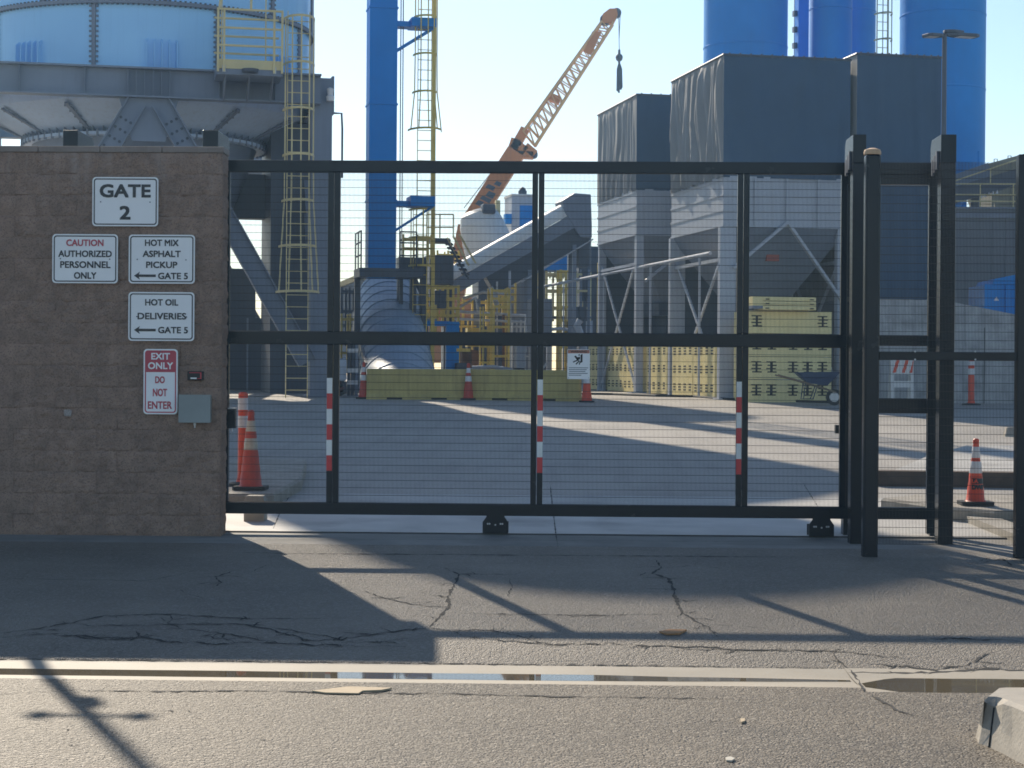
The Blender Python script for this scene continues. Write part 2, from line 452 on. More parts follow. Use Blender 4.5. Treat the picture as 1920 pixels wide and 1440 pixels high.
b = MB(); strip_mb(b, XW, gx, 12.0, 17.35); strip_mb(b, gx, XE, 12.02, 17.35)
C = [([(1228, 1050), (1240, 1064), (1224, 1076), (1254, 1085), (1262, 1105), (1268, 1125), (1280, 1148), (1270, 1158)], 0.06),
     ([(1280, 1150), (1300, 1162), (1330, 1178), (1345, 1194)], 0.05),
     ([(835, 1066), (860, 1078), (852, 1096), (840, 1120), (842, 1138), (820, 1160), (805, 1176)], 0.055),
     ([(860, 1077), (900, 1077), (970, 1078)], 0.03), ([(955, 1086), (960, 1100), (952, 1118)], 0.02),
     ([(680, 1108), (720, 1122), (770, 1133), (835, 1140)], 0.03), ([(775, 1110), (850, 1112)], 0.02),
     ([(842, 1149), (930, 1152), (1100, 1154), (1270, 1152)], 0.035),
     ([(805, 1176), (850, 1184), (880, 1196), (1000, 1206), (1020, 1209), (1130, 1208), (1220, 1212), (1300, 1213), (1420, 1220), (1560, 1222), (1710, 1235)], 0.045),
     ([(830, 1182), (920, 1182), (980, 1195), (1015, 1207)], 0.03),
     ([(0, 1188), (60, 1181), (130, 1169), (200, 1155), (300, 1153), (380, 1156), (470, 1161), (640, 1160)], 0.05),
     ([(150, 1172), (220, 1174), (330, 1172), (420, 1171), (460, 1171), (540, 1190), (580, 1202), (640, 1200), (800, 1178)], 0.04),
     ([(0, 1196), (80, 1190), (170, 1194), (205, 1199), (260, 1196), (330, 1205), (420, 1207), (520, 1206), (640, 1212), (760, 1213)], 0.045),
     ([(318, 1153), (322, 1162), (312, 1170), (345, 1180), (430, 1190), (500, 1202)], 0.035),
     ([(255, 1184), (258, 1194), (250, 1198), (240, 1203)], 0.035), ([(420, 1188), (416, 1198), (440, 1206)], 0.03),
     ([(510, 1179), (560, 1186), (620, 1196), (640, 1201)], 0.03), ([(120, 1190), (150, 1196), (185, 1192)], 0.03),
     ([(480, 1193), (484, 1201)], 0.025), ([(640, 1186), (700, 1190), (760, 1182), (800, 1178)], 0.035),
     ([(640, 1206), (720, 1204), (770, 1198)], 0.03),
     ([(0, 1086), (100, 1087), (270, 1090), (330, 1080), (385, 1066)], 0.02), ([(405, 1100), (415, 1092), (404, 1082), (440, 1070)], 0.03),
     ([(338, 1106), (350, 1113), (380, 1123)], 0.018), ([(470, 1074), (500, 1060)], 0.014),
     ([(1560, 1222), (1575, 1240), (1596, 1258)], 0.03), ([(1860, 1222), (1830, 1240), (1795, 1252), (1740, 1256), (1700, 1250), (1620, 1244)], 0.04),
     ([(1700, 1200), (1780, 1198), (1860, 1199), (1920, 1203)], 0.035), ([(1320, 1170), (1380, 1174), (1440, 1180)], 0.02),
     ([(1280, 1218), (1400, 1219), (1560, 1221)], 0.03), ([(1840, 1246), (1862, 1258)], 0.02), ([(1590, 1262), (1680, 1263), (1760, 1262), (1860, 1256), (1920, 1258)], 0.09),
     ([(1840, 1055), (1880, 1048), (1898, 1062)], 0.05), ([(1330, 1064), (1355, 1067)], 0.02)]
for k, (pts, w) in enumerate(C):
    crack_mb(b, pts, w * 0.45, 1, seed=20 + k)
    rb = random.Random(500 + k)
    if w >= 0.03:
        for x, y in pts[1:-1]:
            for _ in range(2):
                sx = rb.choice((-1, 1)); L_ = rb.uniform(15, 60)
                crack_mb(b, [(x, y), (x + sx * L_ * 0.5, y + rb.uniform(-3, 3)), (x + sx * L_, y + rb.uniform(-6, 6))], 0.010, 1, seed=rb.randrange(9999))
crack_mb(b, [Vector((x, 12.015, 0)) for x in (-8, -4, -2, 0, 1, gx)], 0.018, 1, seed=70, jag=0.25)
crack_mb(b, [(425, 1036), (520, 1038), (900, 1041), (1200, 1043), (1560, 1046)], 0.03, 1, seed=71, jag=0.2)
struct('driveway', b, [DRIVE, CRACK])

b = MB(); strip_mb(b, XW, XE, 17.35, 18.38, 0.0)
struct('pavement', b, APRON)
b = MB(); strip_mb(b, XW, XE, 18.38, 22.6, 0.002)
for pts in ([(1031, 905), (1036, 950), (1042, 1000), (1046, 1026)], [(1505, 905), (1530, 945), (1558, 990)], [(560, 905), (530, 950), (512, 992)], [(425, 1012), (700, 1012), (1046, 1014), (1560, 1018)]):
    crack_mb(b, pts, 0.012, 1, seed=len(pts), jag=0.05, lift=0.005)
struct('concrete_apron', b, [CONC, CRACK])
b = MB(); strip_mb(b, XW, XE, 22.6, 160, 0.0)
crack_mb(b, [(1420, 740), (1500, 745), (1600, 760)], 0.03, 1, seed=81)
struct('yard', b, [YARD, CRACK])
b = MB(); b.box(WX(400, 18.45), WX(1905, 18.45), 18.40, 18.44, 0.0, 0.018)
tag(b.build('gate_track', TRACK), 'dark steel track set in the concrete under the sliding gate', 'track')

# raised islands behind the gate
def island(name, poly, h, m=KERBC, topm=None):
    b = MB(); n = len(poly)
    lo = [Vector((x, y, gz(y) - 0.05)) for x, y in poly]
    c = sum(lo, Vector()) / n
    mid = [Vector((p.x, p.y, gz(p.y) + h - 0.03)) for p in lo]
    hi = []
    for p in lo:
        q = p + (c - p).normalized() * 0.03; hi.append(Vector((q.x, q.y, gz(p.y) + h)))
    b.add(lo + mid + hi, [(i, (i + 1) % n, n + (i + 1) % n, n + i) for i in range(n)] + [(n + i, n + (i + 1) % n, 2 * n + (i + 1) % n, 2 * n + i) for i in range(n)] + [tuple(range(2 * n, 3 * n))])
    return struct(name, b, m)
xl = WX(512, 20.9)
island('kerb', [(xl - 6, 20.9), (xl - 0.12, 20.9), (xl, 21.05), (xl + 0.04, 23.0), (xl - 0.3, 26.0), (xl - 6, 26.0)], 0.15)
xr = WX(1797, 19.9)
island('kerb', [(xr + 0.35, 19.75), (xr + 6, 19.9), (xr + 6, 21.4), (xr - 0.1, 21.6), (xr - 0.6, 21.1), (xr - 0.05, 20.1)], 0.15)
x2 = WX(1640, 24.2)
island('planter_edge', [(x2, 24.2), (x2 + 9, 23.6), (x2 + 9, 23.75), (x2 + 0.05, 24.4)], 0.20, DIRT)
island('pavement', [(x2 + 0.25, 24.4), (x2 + 9, 23.8), (x2 + 9, 29.0), (x2 + 2.3, 29.4), (x2 + 1.2, 27.0)], 0.185, CONC)
# kerb slanting to the fence at the right
p, q = GP(1800, 975), GP(1912, 1020)
d = (q - p).normalized(); nn = Vector((-d.y, d.x, 0)) * 0.3
b = MB(); P = [p, q + d * 0.6, q + d * 0.6 + nn, p + nn]
b.hexa([Vector((v.x, v.y, gz(v.y) - 0.03)) for v in P] + [Vector((v.x, v.y, gz(v.y) + 0.07)) for v in P]); struct('kerb', b, KERBC)

# broken kerb end at the near right corner
b = MB(); H = 0.235
bot = [GP(x, y, -0.04) for x, y in ((1824, 1404), (1832, 1409), (1853, 1417), (1874, 1427), (1897, 1440), (1960, 1474), (2060, 1530))]
bot[0] = GP(1826, 1396, -0.04)
topf = [GP(x, y, l) for x, y, l in ((1845, 1314, 0.222), (1850, 1319, 0.205), (1865, 1325, 0.19), (1880, 1320, H - 0.012), (1898, 1325, H - 0.012), (1950, 1347, H - 0.012), (2040, 1386, H - 0.012))]
inner = [GP(x, y, H) for x, y in ((1853, 1306), (1868, 1306), (1880, 1309), (1892, 1313), (1908, 1319), (1962, 1340), (2060, 1378))]
far = [GP(x, y, H) for x, y in ((1874, 1290), (1885, 1289), (1895, 1289), (1905, 1289), (1920, 1289), (1975, 1290), (2075, 1292))]
mid = [p.lerp(q, 0.5) for p, q in zip(bot, topf)]
for r0, r1 in ((bot, mid), (mid, topf), (topf, inner), (inner, far)):
    for i in range(6): b.add([r0[i], r0[i + 1], r1[i + 1], r1[i]], [(0, 1, 2, 3)])
fb = [Vector((p.x + 0.02, p.y + 0.04, gz(p.y) - 0.05)) for p in far]
for i in range(6): b.add([far[i], far[i + 1], fb[i + 1], fb[i]], [(0, 1, 2, 3)])
b.add([bot[0], mid[0], topf[0], inner[0], far[0], fb[0]], [(0, 1, 2, 3, 4, 5)])
j0, j1 = bot[2].lerp(topf[2], 0.12), topf[2]
b.bar(j0 + Vector((-0.003, -0.006, 0)), j1 + Vector((-0.003, -0.004, -0.005)), 0.007, 0.010, 1)
struct('kerb', b, [KERBC, CRACK], smooth=55)

# ================================================================== BLOCK WALL
def blockmat():
    m = mat('split_block', (0.30, 0.197, 0.143), 0.88, var=0.22, vscale=7, bump=0.8, bscale=70, bdist=0.010, speck=0.55, speck_scale=95, speck_col=(0.11, 0.075, 0.058), streak=0.28, streak_col=(0.17, 0.12, 0.095))
    nt = m.node_tree; N, L = nt.nodes, nt.links
    p = N['Principled BSDF']; src = p.inputs['Base Color'].links[0].from_socket
    at = N.new('ShaderNodeAttribute'); at.attribute_name = 'block'
    mr = N.new('ShaderNodeMapRange'); L.new(at.outputs['Fac'], mr.inputs[0]); mr.inputs[3].default_value = 0.93; mr.inputs[4].default_value = 1.07
    mx = N.new('ShaderNodeMix'); mx.data_type = 'RGBA'; mx.blend_type = 'MULTIPLY'; mx.inputs['Factor'].default_value = 1
    cb = N.new('ShaderNodeCombineColor')
    for i in range(3): L.new(mr.outputs[0], cb.inputs[i])
    L.new(src, mx.inputs[6]); L.new(cb.outputs[0], mx.inputs[7])
    # pale salt bloom that has run down from the cap
    tc2 = N.new('ShaderNodeTexCoord'); sx = N.new('ShaderNodeSeparateXYZ'); L.new(tc2.outputs['Object'], sx.inputs[0])
    band = N.new('ShaderNodeMapRange'); L.new(sx.outputs[2], band.inputs[0]); band.inputs[1].default_value = 3.05; band.inputs[2].default_value = 3.75
    mp2 = N.new('ShaderNodeMapping'); mp2.inputs['Scale'].default_value = (6, 6, 0.8); L.new(tc2.outputs['Object'], mp2.inputs[0])
    sn = N.new('ShaderNodeTexNoise'); sn.inputs['Scale'].default_value = 1.2; sn.inputs['Detail'].default_value = 7; L.new(mp2.outputs[0], sn.inputs['Vector'])
    sr = N.new('ShaderNodeMapRange'); L.new(sn.outputs[0], sr.inputs[0]); sr.inputs[1].default_value = 0.5; sr.inputs[2].default_value = 0.78; sr.inputs[4].default_value = 0.6
    mm_ = N.new('ShaderNodeMath'); mm_.operation = 'MULTIPLY'; L.new(band.outputs[0], mm_.inputs[0]); L.new(sr.outputs[0], mm_.inputs[1])
    mz = N.new('ShaderNodeMix'); mz.data_type = 'RGBA'; L.new(mm_.outputs[0], mz.inputs['Factor']); L.new(mx.outputs[2], mz.inputs[6]); mz.inputs[7].default_value = (0.45, 0.38, 0.34, 1)
    L.new(mz.outputs[2], p.inputs['Base Color'])
    return m
BLOCK = blockmat()
CAPM = mat('wall_cap', (0.25, 0.20, 0.17), 0.85, var=0.12, vscale=5, bump=0.4, bscale=50, streak=0.4, streak_col=(0.36, 0.33, 0.30))
WY = 18.0
wxr = WX(416, WY, 640)
wtop = WZ(273, WY, 210)
ch = (wtop - 0.055) / 18.0
b = MB(); bval = []
def patch(b, P, nu, nv, lu, lv, seed, val, dirv, edge=0.006):
    """one block face: P(u,v) base point, raised by noise, recessed at its joints"""
    us = [0, 0.008 / lu] + [0.008 / lu + (1 - 0.016 / lu) * i / nu for i in range(nu + 1)][0:] + [1]
    vv = [0, 0.008 / lv] + [0.008 / lv + (1 - 0.016 / lv) * i / nv for i in range(nv + 1)] + [1]
    us = sorted(set(us)); vv = sorted(set(vv))
    o = len(b.v); n = len(us)
    for j, v in enumerate(vv):
        for i, u in enumerate(us):
            p = P(u, v)
            eu = min(u, 1 - u) * lu; ev = min(v, 1 - v) * lv; e = min(eu, ev)
            if e < 0.002: h = -edge
            else:
                q = Vector((p.x, p.y, p.z)) + Vector((seed * 3.1, 0, 0))
                h = 0.012 * noise.noise(q * 7) + 0.010 * noise.noise(q * 19) + 0.006 * noise.noise(q * 47)
                h += 0.002 - max(0, 0.03 - e) * 0.2
            b.v.append(p + dirv * h)
    k = 0
    for j in range(len(vv) - 1):
        for i in range(n - 1):
            b.f.append((o + j * n + i, o + j * n + i + 1, o + (j + 1) * n + i + 1, o + (j + 1) * n + i)); b.m.append(0); k += 1
    bval.extend([val] * k)
BW = 0.405
for c in range(18):
    z0 = c * ch - 0.012; off = 0 if c % 2 else BW / 2
    x1 = wxr; first = True
    while x1 > -8.6:
        w = (BW / 2 if (first and c % 2) else BW); first = False
        x0 = x1 - w
        fine = x0 > -5.4
        patch(b, (lambda u, v, x0=x0, x1=x1, z0=z0: Vector((x0 + (x1 - x0) * u, WY, z0 + ch * v))), (15 if w > 0.3 else 8) if fine else 4, 8 if fine else 3, w, ch, random.random() * 50, random.random(), Vector((0, -1, 0)))
        x1 = x0
    patch(b, (lambda u, v, z0=z0: Vector((wxr, WY + 0.30 * u, z0 + ch * v))), 10, 8, 0.30, ch, random.random() * 50, random.random(), Vector((1, 0, 0)))
nfront = len(b.f)
b.box(-8.6, wxr - 0.015, WY + 0.015, WY + 0.30, -0.1, 18 * ch - 0.012)
bval.extend([0.5] * (len(b.f) - nfront))
wall = thing('block_wall', (-5.5, WY, 0), 'brown split-face block wall carrying the gate signs, left of the sliding gate', 'wall')
wb = b.build('masonry', BLOCK, wall)
att = wb.data.attributes.new('block', 'FLOAT', 'FACE'); att.data.foreach_set('value', bval)
b = MB(); zc = 18 * ch - 0.01
xx = wxr + 0.012
while xx > -8.6:
    b.box(xx - 0.60, xx - 0.004, WY - 0.012, WY + 0.315, zc, zc + 0.058); xx -= 0.604
b.build('wall_cap', CAPM, wall, bevel=0.005)
pc = W(127, 774, WY - 0.022)
b = MB(); 
b.prism([(pc.x - 0.034, pc.y, pc.z - 0.03), (pc.x + 0.03, pc.y, pc.z - 0.036), (pc.x + 0.037, pc.y, pc.z + 0.02), (pc.x + 0.01, pc.y, pc.z + 0.033), (pc.x - 0.036, pc.y, pc.z + 0.03)], (0, 0.012, 0))
b.build('paper_scrap', mat('torn_paper', (0.33, 0.29, 0.26), 0.9, var=0.35, vscale=60), wall)

# ================================================================== SIGNS ON THE WALL
SY = WY - 0.045
def z4(x, y): return (60 + x / 2.77, 300 + y / 2.77)
def wsign(name, rect, label, items, border=SIGNK, red_top=None, bolts=()):
    (x0, y0), (x1, y1) = z4(rect[0], rect[1]), z4(rect[2], rect[3])
    a, c = W(x0, y0, SY), W(x1, y1, SY)
    w, h = c.x - a.x, a.z - c.z
    o = Vector(((a.x + c.x) / 2, SY, (a.z + c.z) / 2))
    t = thing(name, o, label, 'sign', 'road signs fixed to the block wall')
    pl = MB(); pts = rrect(w, h, 0.035)
    pl.prism([o + Vector((x, 0, z)) for x, z in pts], (0, 0.004, 0)); pl.build('plate', SIGNW, t)
    if red_top:
        (_, ry1) = z4(0, red_top); zt = W(x0, ry1, SY).z - o.z
        rt = rrect(w - 0.034, h - 0.034, 0.025)
        poly = [(x, z) for x, z in rt if z > zt] + [(-w / 2 + 0.017, zt), (w / 2 - 0.017, zt)]
        poly = [q for q in rt[:14] if q[1] > zt] + [(-w / 2 + 0.017, zt), (w / 2 - 0.017, zt)]
        m_ = MB(); m_.prism([o + Vector((x, -0.0012, z)) for x, z in poly], (0, 0.001, 0)); m_.build('red_panel', SIGNR, t)
    ring = MB(); A, B = rrect(w - 0.028, h - 0.028, 0.028), rrect(w - 0.05, h - 0.05, 0.020)
    n = len(A); ring.add([o + Vector((x, -0.002, z)) for x, z in A + B], [(i, (i + 1) % n, n + (i + 1) % n, n + i) for i in range(n)]); ring.build('border', border, t)
    for it in items:
        txt, bx0, by0, bx1, by1, mm, bold = it
        (p0, q0), (p1, q1) = z4(bx0, by0), z4(bx1, by1)
        A_, C_ = W(p0, q0, SY), W(p1, q1, SY)
        ctr = Vector(((A_.x + C_.x) / 2, SY - 0.0025, (A_.z + C_.z) / 2))
        if txt == '<arrow>':
            ww, hh = C_.x - A_.x, A_.z - C_.z
            g = MB(); X0, X1 = -ww / 2, ww / 2
            g.prism([ctr + Vector(v) for v in ((X0, 0, 0), (X0 + hh * 0.75, 0, -hh / 2), (X0 + hh * 0.6, 0, -hh * 0.16), (X1, 0, -hh * 0.16), (X1, 0, hh * 0.16), (X0 + hh * 0.6, 0, hh * 0.16), (X0 + hh * 0.75, 0, hh / 2))], (0, 0.001, 0))
            g.build('arrow', mm, t)
        else:
            g = text_mb(txt, C_.x - A_.x, A_.z - C_.z, bold=bold); shift(g, ctr); g.build('lettering', mm, t)
    for bx, by in bolts:
        p = W(*z4(bx, by), SY)
        g = MB(); g.tube(p + Vector((0, 0.002, 0)), p + Vector((0, -0.006, 0)), 0.006, n=8); g.build('bolt', STEELD, t)
    return t
K, RD, WT = SIGNK, SIGNR, SIGNW
wsign('road_sign', (314, 88, 655, 345), 'white sign reading GATE 2, topmost of the signs on the block wall', [('GATE', 352, 125, 617, 196, K, 0.0055), ('2', 455, 238, 512, 310, K, 0.0055)], bolts=[(357, 217), (613, 219)])
wsign('road_sign', (106, 384, 445, 641), 'white sign with CAUTION in red above AUTHORIZED PERSONNEL ONLY', [('CAUTION', 178, 412, 372, 448, RD, 0.0022), ('AUTHORIZED', 137, 469, 415, 505, K, 0.0022), ('PERSONNEL', 147, 525, 408, 562, K, 0.0022), ('ONLY', 218, 582, 335, 618, K, 0.0022)], bolts=[(148, 512), (404, 515)])
wsign('road_sign', (503, 387, 845, 643), 'white sign reading HOT MIX ASPHALT PICKUP with an arrow to gate 5', [('HOT MIX', 587, 413, 762, 448, K, 0.0022), ('ASPHALT', 575, 470, 773, 505, K, 0.0022), ('PICKUP', 593, 527, 755, 562, K, 0.0022), ('<arrow>', 530, 580, 643, 622, K, 0), ('GATE 5', 655, 585, 810, 620, K, 0.0022)], bolts=[(547, 516), (800, 519)])
wsign('road_sign', (501, 685, 842, 941), 'white sign reading HOT OIL DELIVERIES with an arrow to gate 5', [('HOT OIL', 588, 722, 760, 757, K, 0.0022), ('DELIVERIES', 549, 793, 801, 829, K, 0.0022), ('<arrow>', 530, 862, 643, 904, K, 0), ('GATE 5', 655, 866, 810, 901, K, 0.0022)], bolts=[(545, 813), (803, 815)])
wsign('road_sign', (580, 981, 755, 1321), 'narrow red and white sign reading EXIT ONLY DO NOT ENTER', [('EXIT', 620, 1002, 717, 1037, WT, 0.0022), ('ONLY', 603, 1050, 733, 1087, WT, 0.0022), ('DO', 640, 1123, 690, 1160, RD, 0.0022), ('NOT', 628, 1187, 702, 1228, RD, 0.0022), ('ENTER', 602, 1253, 727, 1293, RD, 0.0022)], border=SIGNR, red_top=1101, bolts=[(667, 993), (667, 1282)])

# card reader and grey box
a, c = W(352, 696, WY - 0.03), W(382, 713, WY - 0.03)
t = thing('card_reader', ((a.x + c.x) / 2, WY, c.z), 'small black card reader with a red outline above the grey box', 'card reader')
b = MB(); b.box(a.x, c.x, WY - 0.05, WY + 0.0, c.z, a.z); b.build('reader_body', BLACK, t, bevel=0.006)
b = MB(); yy = WY - 0.052
def rx(fx): return a.x + (c.x - a.x) * fx
def rz(fz): return c.z + (a.z - c.z) * fz
b.box(rx(0.12), rx(0.88), yy, yy + 0.002, rz(0.80), rz(0.88)); b.box(rx(0.80), rx(0.88), yy, yy + 0.002, rz(0.15), rz(0.797)); b.box(rx(0.62), rx(0.797), yy, yy + 0.002, rz(0.15), rz(0.22))
b.build('light_outline', LED, t)
b = MB(); b.box(rx(0.20), rx(0.58), yy, yy + 0.002, rz(0.14), rz(0.30)); b.build('logo', TAPEW, t)
a, c = W(336, 741, WY - 0.1), W(393, 792, WY - 0.1)
t = thing('junction_box', ((a.x + c.x) / 2, WY, c.z), 'grey metal junction box on the wall below the card reader', 'junction box')
b = MB(); b.box(a.x, c.x, WY - 0.09, WY + 0.0, c.z, a.z); b.build('box_body', BOXG, t, bevel=0.004)
b = MB(); b.box(a.x - 0.006, c.x + 0.006, WY - 0.105, WY - 0.0905, c.z - 0.005, a.z + 0.006); b.build('box_cover', BOXG, t, bevel=0.003)
xm = a.x + (c.x - a.x) * 0.48
b = MB(); b.tube((xm, WY - 0.045, c.z), (xm, WY - 0.045, c.z - 0.03), 0.014, n=10); b.tube((xm, WY - 0.045, c.z - 0.03), (xm, WY - 0.045, c.z - 0.055), 0.008, n=8); b.build('conduit_fitting', GALV, t, smooth=40)

# ================================================================== SLIDING GATE
GY = 18.40
def gzp(py, px=1005): return WZ(py, GY, px)
gx0, gx1 = WX(421, GY, 640), WX(1588, GY, 640)
gtail = WX(1757, GY, 640)
gate = thing('sliding_gate', (gx0, GY, 0), 'long black steel sliding gate of wire mesh panels across the entrance', 'gate')
def zrow(y): return gzp(y, 1005)
ZT1, ZT0, ZM1, ZM0, ZB1, ZB0 = zrow(302), zrow(324), zrow(624), zrow(648), zrow(946), zrow(968)
D = 0.10
b = MB(); b.box(gx0, gtail, GY, GY + D, ZT0, ZT1); b.build('top_rail', BLACK, gate, bevel=0.006)
b = MB(); b.box(gx0, gx1, GY + 0.002, GY + D - 0.002, ZM0, ZM1); b.build('middle_rail', BLACK, gate, bevel=0.006)
b = MB(); b.box(gx0, gtail, GY, GY + D, ZB0, ZB1); b.build('bottom_rail', BLACK, gate, bevel=0.006)
stiles = []
for xa, xb in ((421, 429), (613, 624), (625, 636), (996, 1007), (1008, 1019), (1381.5, 1392), (1393, 1404), (1576, 1588)):
    X0, X1 = WX(xa, GY, 640), WX(xb, GY, 640); stiles.append((X0, X1))
    b = MB()
    b.box(X0, X1, GY + 0.004, GY + 0.07, ZB1 + 0.001, ZM0 - 0.001); b.box(X0, X1, GY + 0.004, GY + 0.07, ZM1 + 0.001, ZT0 - 0.001)
    b.build('stile', BLACK, gate, bevel=0.005)
def wire_panel(x0, x1, z0, z1, y, parent, name='mesh_panel', pitch=0.0127, hp=0.0762, r=0.0015, m=WIRE, top_spikes=0.0):
    b = MB()
    n = max(1, round((x1 - x0) / pitch))
    for i in range(1, n):
        x = x0 + (x1 - x0) * i / n
        zt = z1 + top_spikes
        b.add([(x - r, y - r, z0), (x + r, y - r, z0), (x + r, y + r, z0), (x - r, y + r, z0), (x - r, y - r, zt), (x + r, y - r, zt), (x + r, y + r, zt), (x - r, y + r, zt)], [(0, 1, 5, 4), (1, 2, 6, 5), (2, 3, 7, 6), (3, 0, 4, 7)])
    k = max(1, round((z1 - z0) / hp))
    rh = 0.0023
    for j in range(k + 1):
        z = z0 + (z1 - z0) * j / k
        z = min(max(z, z0 + rh), z1 - rh)
        b.tube((x0, y + 0.0042, z), (x1, y + 0.0042, z), rh, n=6, caps=False)
    return b.build(name, m, parent)
secs = [(stiles[0][1], stiles[1][0]), (stiles[2][1], stiles[3][0]), (stiles[4][1], stiles[5][0]), (stiles[6][1], stiles[7][0])]
for x0, x1 in secs:
    wire_panel(x0, x1, ZM1, ZT0, GY + 0.03, gate); wire_panel(x0, x1, ZB1, ZM0, GY + 0.03, gate)
# counterbalance tail behind the guide posts
xt0, xt1 = gx1, gtail
b = MB(); b.box(xt1 - 0.085, xt1, GY + 0.012, GY + 0.09, ZB0 - 0.14, ZT0 - 0.001); b.build('stile', BLACK, gate, bevel=0.005)
b = MB(); b.box(xt0 + 0.002, xt1 - 0.088, GY + 0.01, GY + 0.09, zrow(770), zrow(742)); b.build('middle_rail', BLACK, gate, bevel=0.005)
b = MB(); b.box(xt0 + 0.002, xt1 - 0.088, GY + 0.01, GY + 0.09, ZM0 + 0.02, ZM1); b.build('middle_rail', BLACK, gate, bevel=0.005)
b = MB(); b.box(xt0 + 0.002, xt1 - 0.088, GY + 0.01, GY + 0.09, zrow(343), ZT0 - 0.001); b.build('top_rail', BLACK, gate, bevel=0.005)
pass
# red and white tape on three stiles
for (si, y0, y1) in ((1, 708, 882), (4, 711, 886), (5, 715, 889)):
    X0, X1 = stiles[si]; b = MB()
    for k in range(6):
        za, zb = gzp(y0 + (y1 - y0) * k / 6, (X0 + X1) / 2 * 190 + 960), gzp(y0 + (y1 - y0) * (k + 1) / 6, (X0 + X1) / 2 * 190 + 960)
        b.box(X0 + 0.002, X1 - 0.002, GY + 0.0015, GY + 0.0038, zb + 0.0005, za - 0.0005, k % 2)
    b.build('reflector_tape', [TAPEW, TAPER], gate)
# wheel brackets on the track
for xa, xb in ((905, 953), (1516, 1563)):
    X0, X1 = WX(xa, GY, 990), WX(xb, GY, 990); cx = (X0 + X1) / 2; hw = (X1 - X0) / 2
    b = MB(); y0 = GY - 0.035; zt, zm, zb = ZB1 - 0.01, ZB0 - 0.06, 0.02
    poly = [(-0.5, zt), (0.5, zt), (0.72, ZB0 - 0.01), (1.0, zm), (1.0, zb), (-1.0, zb), (-1.0, zm), (-0.72, ZB0 - 0.01)]
    b.prism([(cx + p * hw, y0, z) for p, z in poly], (0, 0.032, 0))
    wbk = b.build('wheel_bracket', BLACK, gate, bevel=0.004)
    b = MB(); b.box(cx - hw, cx + hw, GY + 0.102, GY + 0.13, zb, zm); b.build('bracket_plate', BLACK, wbk, org=(gx0, GY, 0))
    for dx in (-0.6, -0.45, 0, 0.4, 0.55):
        g = MB(); g.tube((cx + dx * hw, y0 - 0.012, zm - 0.015 - 0.01 * (dx == 0)), (cx + dx * hw, y0, zm - 0.015 - 0.01 * (dx == 0)), 0.009, n=6)
        g.build('bolt', GALV, wbk, org=(gx0, GY, 0))
    g = MB(); g.lathe([(0.02, -0.02), (0.07, -0.02), (0.058, 0), (0.07, 0.02), (0.02, 0.02)], n=20)
    g.v = [Vector((cx + v.x, GY + 0.05 + v.z, 0.088 + v.y)) for v in g.v]; g.build('wheel', TRACK, wbk, org=(gx0, GY, 0), smooth=40)
# latch at the wall end
a, c = W(429, 767, GY - 0.02), W(442, 803, GY - 0.02)
b = MB(); b.box(a.x, c.x, GY - 0.05, GY + 0.02, c.z, a.z); lat = b.build('gate_latch', BLACK, gate, bevel=0.004)
b = MB(); b.box(a.x - 0.004, c.x + 0.004, GY - 0.055, GY + 0.02, a.z + 0.001, a.z + 0.012); b.build('latch_cap', GALV, lat, org=(gx0, GY, 0))
b = MB(); b.tube((a.x + 0.03, GY - 0.03, c.z), (a.x + 0.04, GY - 0.03, c.z - 0.035), 0.012, n=8); b.build('latch_bolt', GALV, lat, org=(gx0, GY, 0))

# warning sign on the mesh
a, c = W(1064, 655, GY - 0.004), W(1106, 711, GY - 0.004)
o = Vector(((a.x + c.x) / 2, GY + 0.018, (a.z + c.z) / 2)); w, h = c.x - a.x, a.z - c.z
t = thing('warning_sign', o, 'small white warning sign with a moving-gate pictogram wired to the gate mesh', 'sign')
b = MB(); b.prism([o + Vector((x, 0, z)) for x, z in rrect(w, h, 0.006, 3)], (0, 0.004, 0)); b.build('plate', SIGNW, t)
b = MB(); b.box(o.x - w / 2 + 0.004, o.x + w / 2 - 0.004, o.y - 0.0012, o.y - 0.0004, o.z + h * 0.37, o.z + h * 0.485); b.build('header_band', mat('sign_amber', (0.55, 0.20, 0.13), 0.4), t)
g = text_mb('WARNING', w * 0.74, h * 0.085, bold=0.001); shift(g, o + Vector((0, -0.002, h * 0.43))); g.build('lettering', SIGNK, t)
b = MB(); y_ = o.y - 0.0012
def pg(pts): b.prism([(o.x + x * w, y_, o.z + z * w) for x, z in pts], (0, 0.0008, 0))
pg([(0.08, 0.42), (0.17, 0.46), (0.17, 0.10), (0.08, 0.06)]); pg([(-0.10, 0.30), (0.06, 0.34), (0.06, 0.22), (-0.10, 0.20)]); pg([(-0.2, 0.36), (-0.12, 0.38), (0.02, 0.18), (-0.06, 0.16)])
pg([(-0.26, 0.12), (-0.02, 0.22), (0.0, 0.17), (-0.24, 0.07)]); pg([(-0.14, 0.02), (0.02, 0.18), (0.06, 0.15), (-0.10, -0.02)]); pg([(0.0, 0.0), (0.05, 0.14), (0.09, 0.12), (0.05, -0.02)])
pg([(-0.02, 0.42), (0.03, 0.46), (0.06, 0.40), (0.01, 0.37)])
b.build('pictogram', SIGNK, t)
b = MB()
for k, (f0, f1) in enumerate(((-0.44, 0.42), (-0.44, 0.36), (-0.42, 0.30), (-0.44, 0.40), (-0.44, 0.12))):
    zz = o.z - h * (0.13 + 0.062 * k); b.box(o.x + f0 * w, o.x + f1 * w, o.y - 0.0012, o.y - 0.0004, zz, zz + h * 0.022)
b.build('small_print', STEELD, t)
for sx in (-1, 1):
    for sz in (-1, 1):
        g = MB(); g.tube((o.x + sx * w * 0.45, o.y - 0.004, o.z + sz * h * 0.46), (o.x + sx * w * 0.45, o.y + 0.006, o.z + sz * h * 0.46), 0.004, n=6); g.build('tie', STEELD, t)

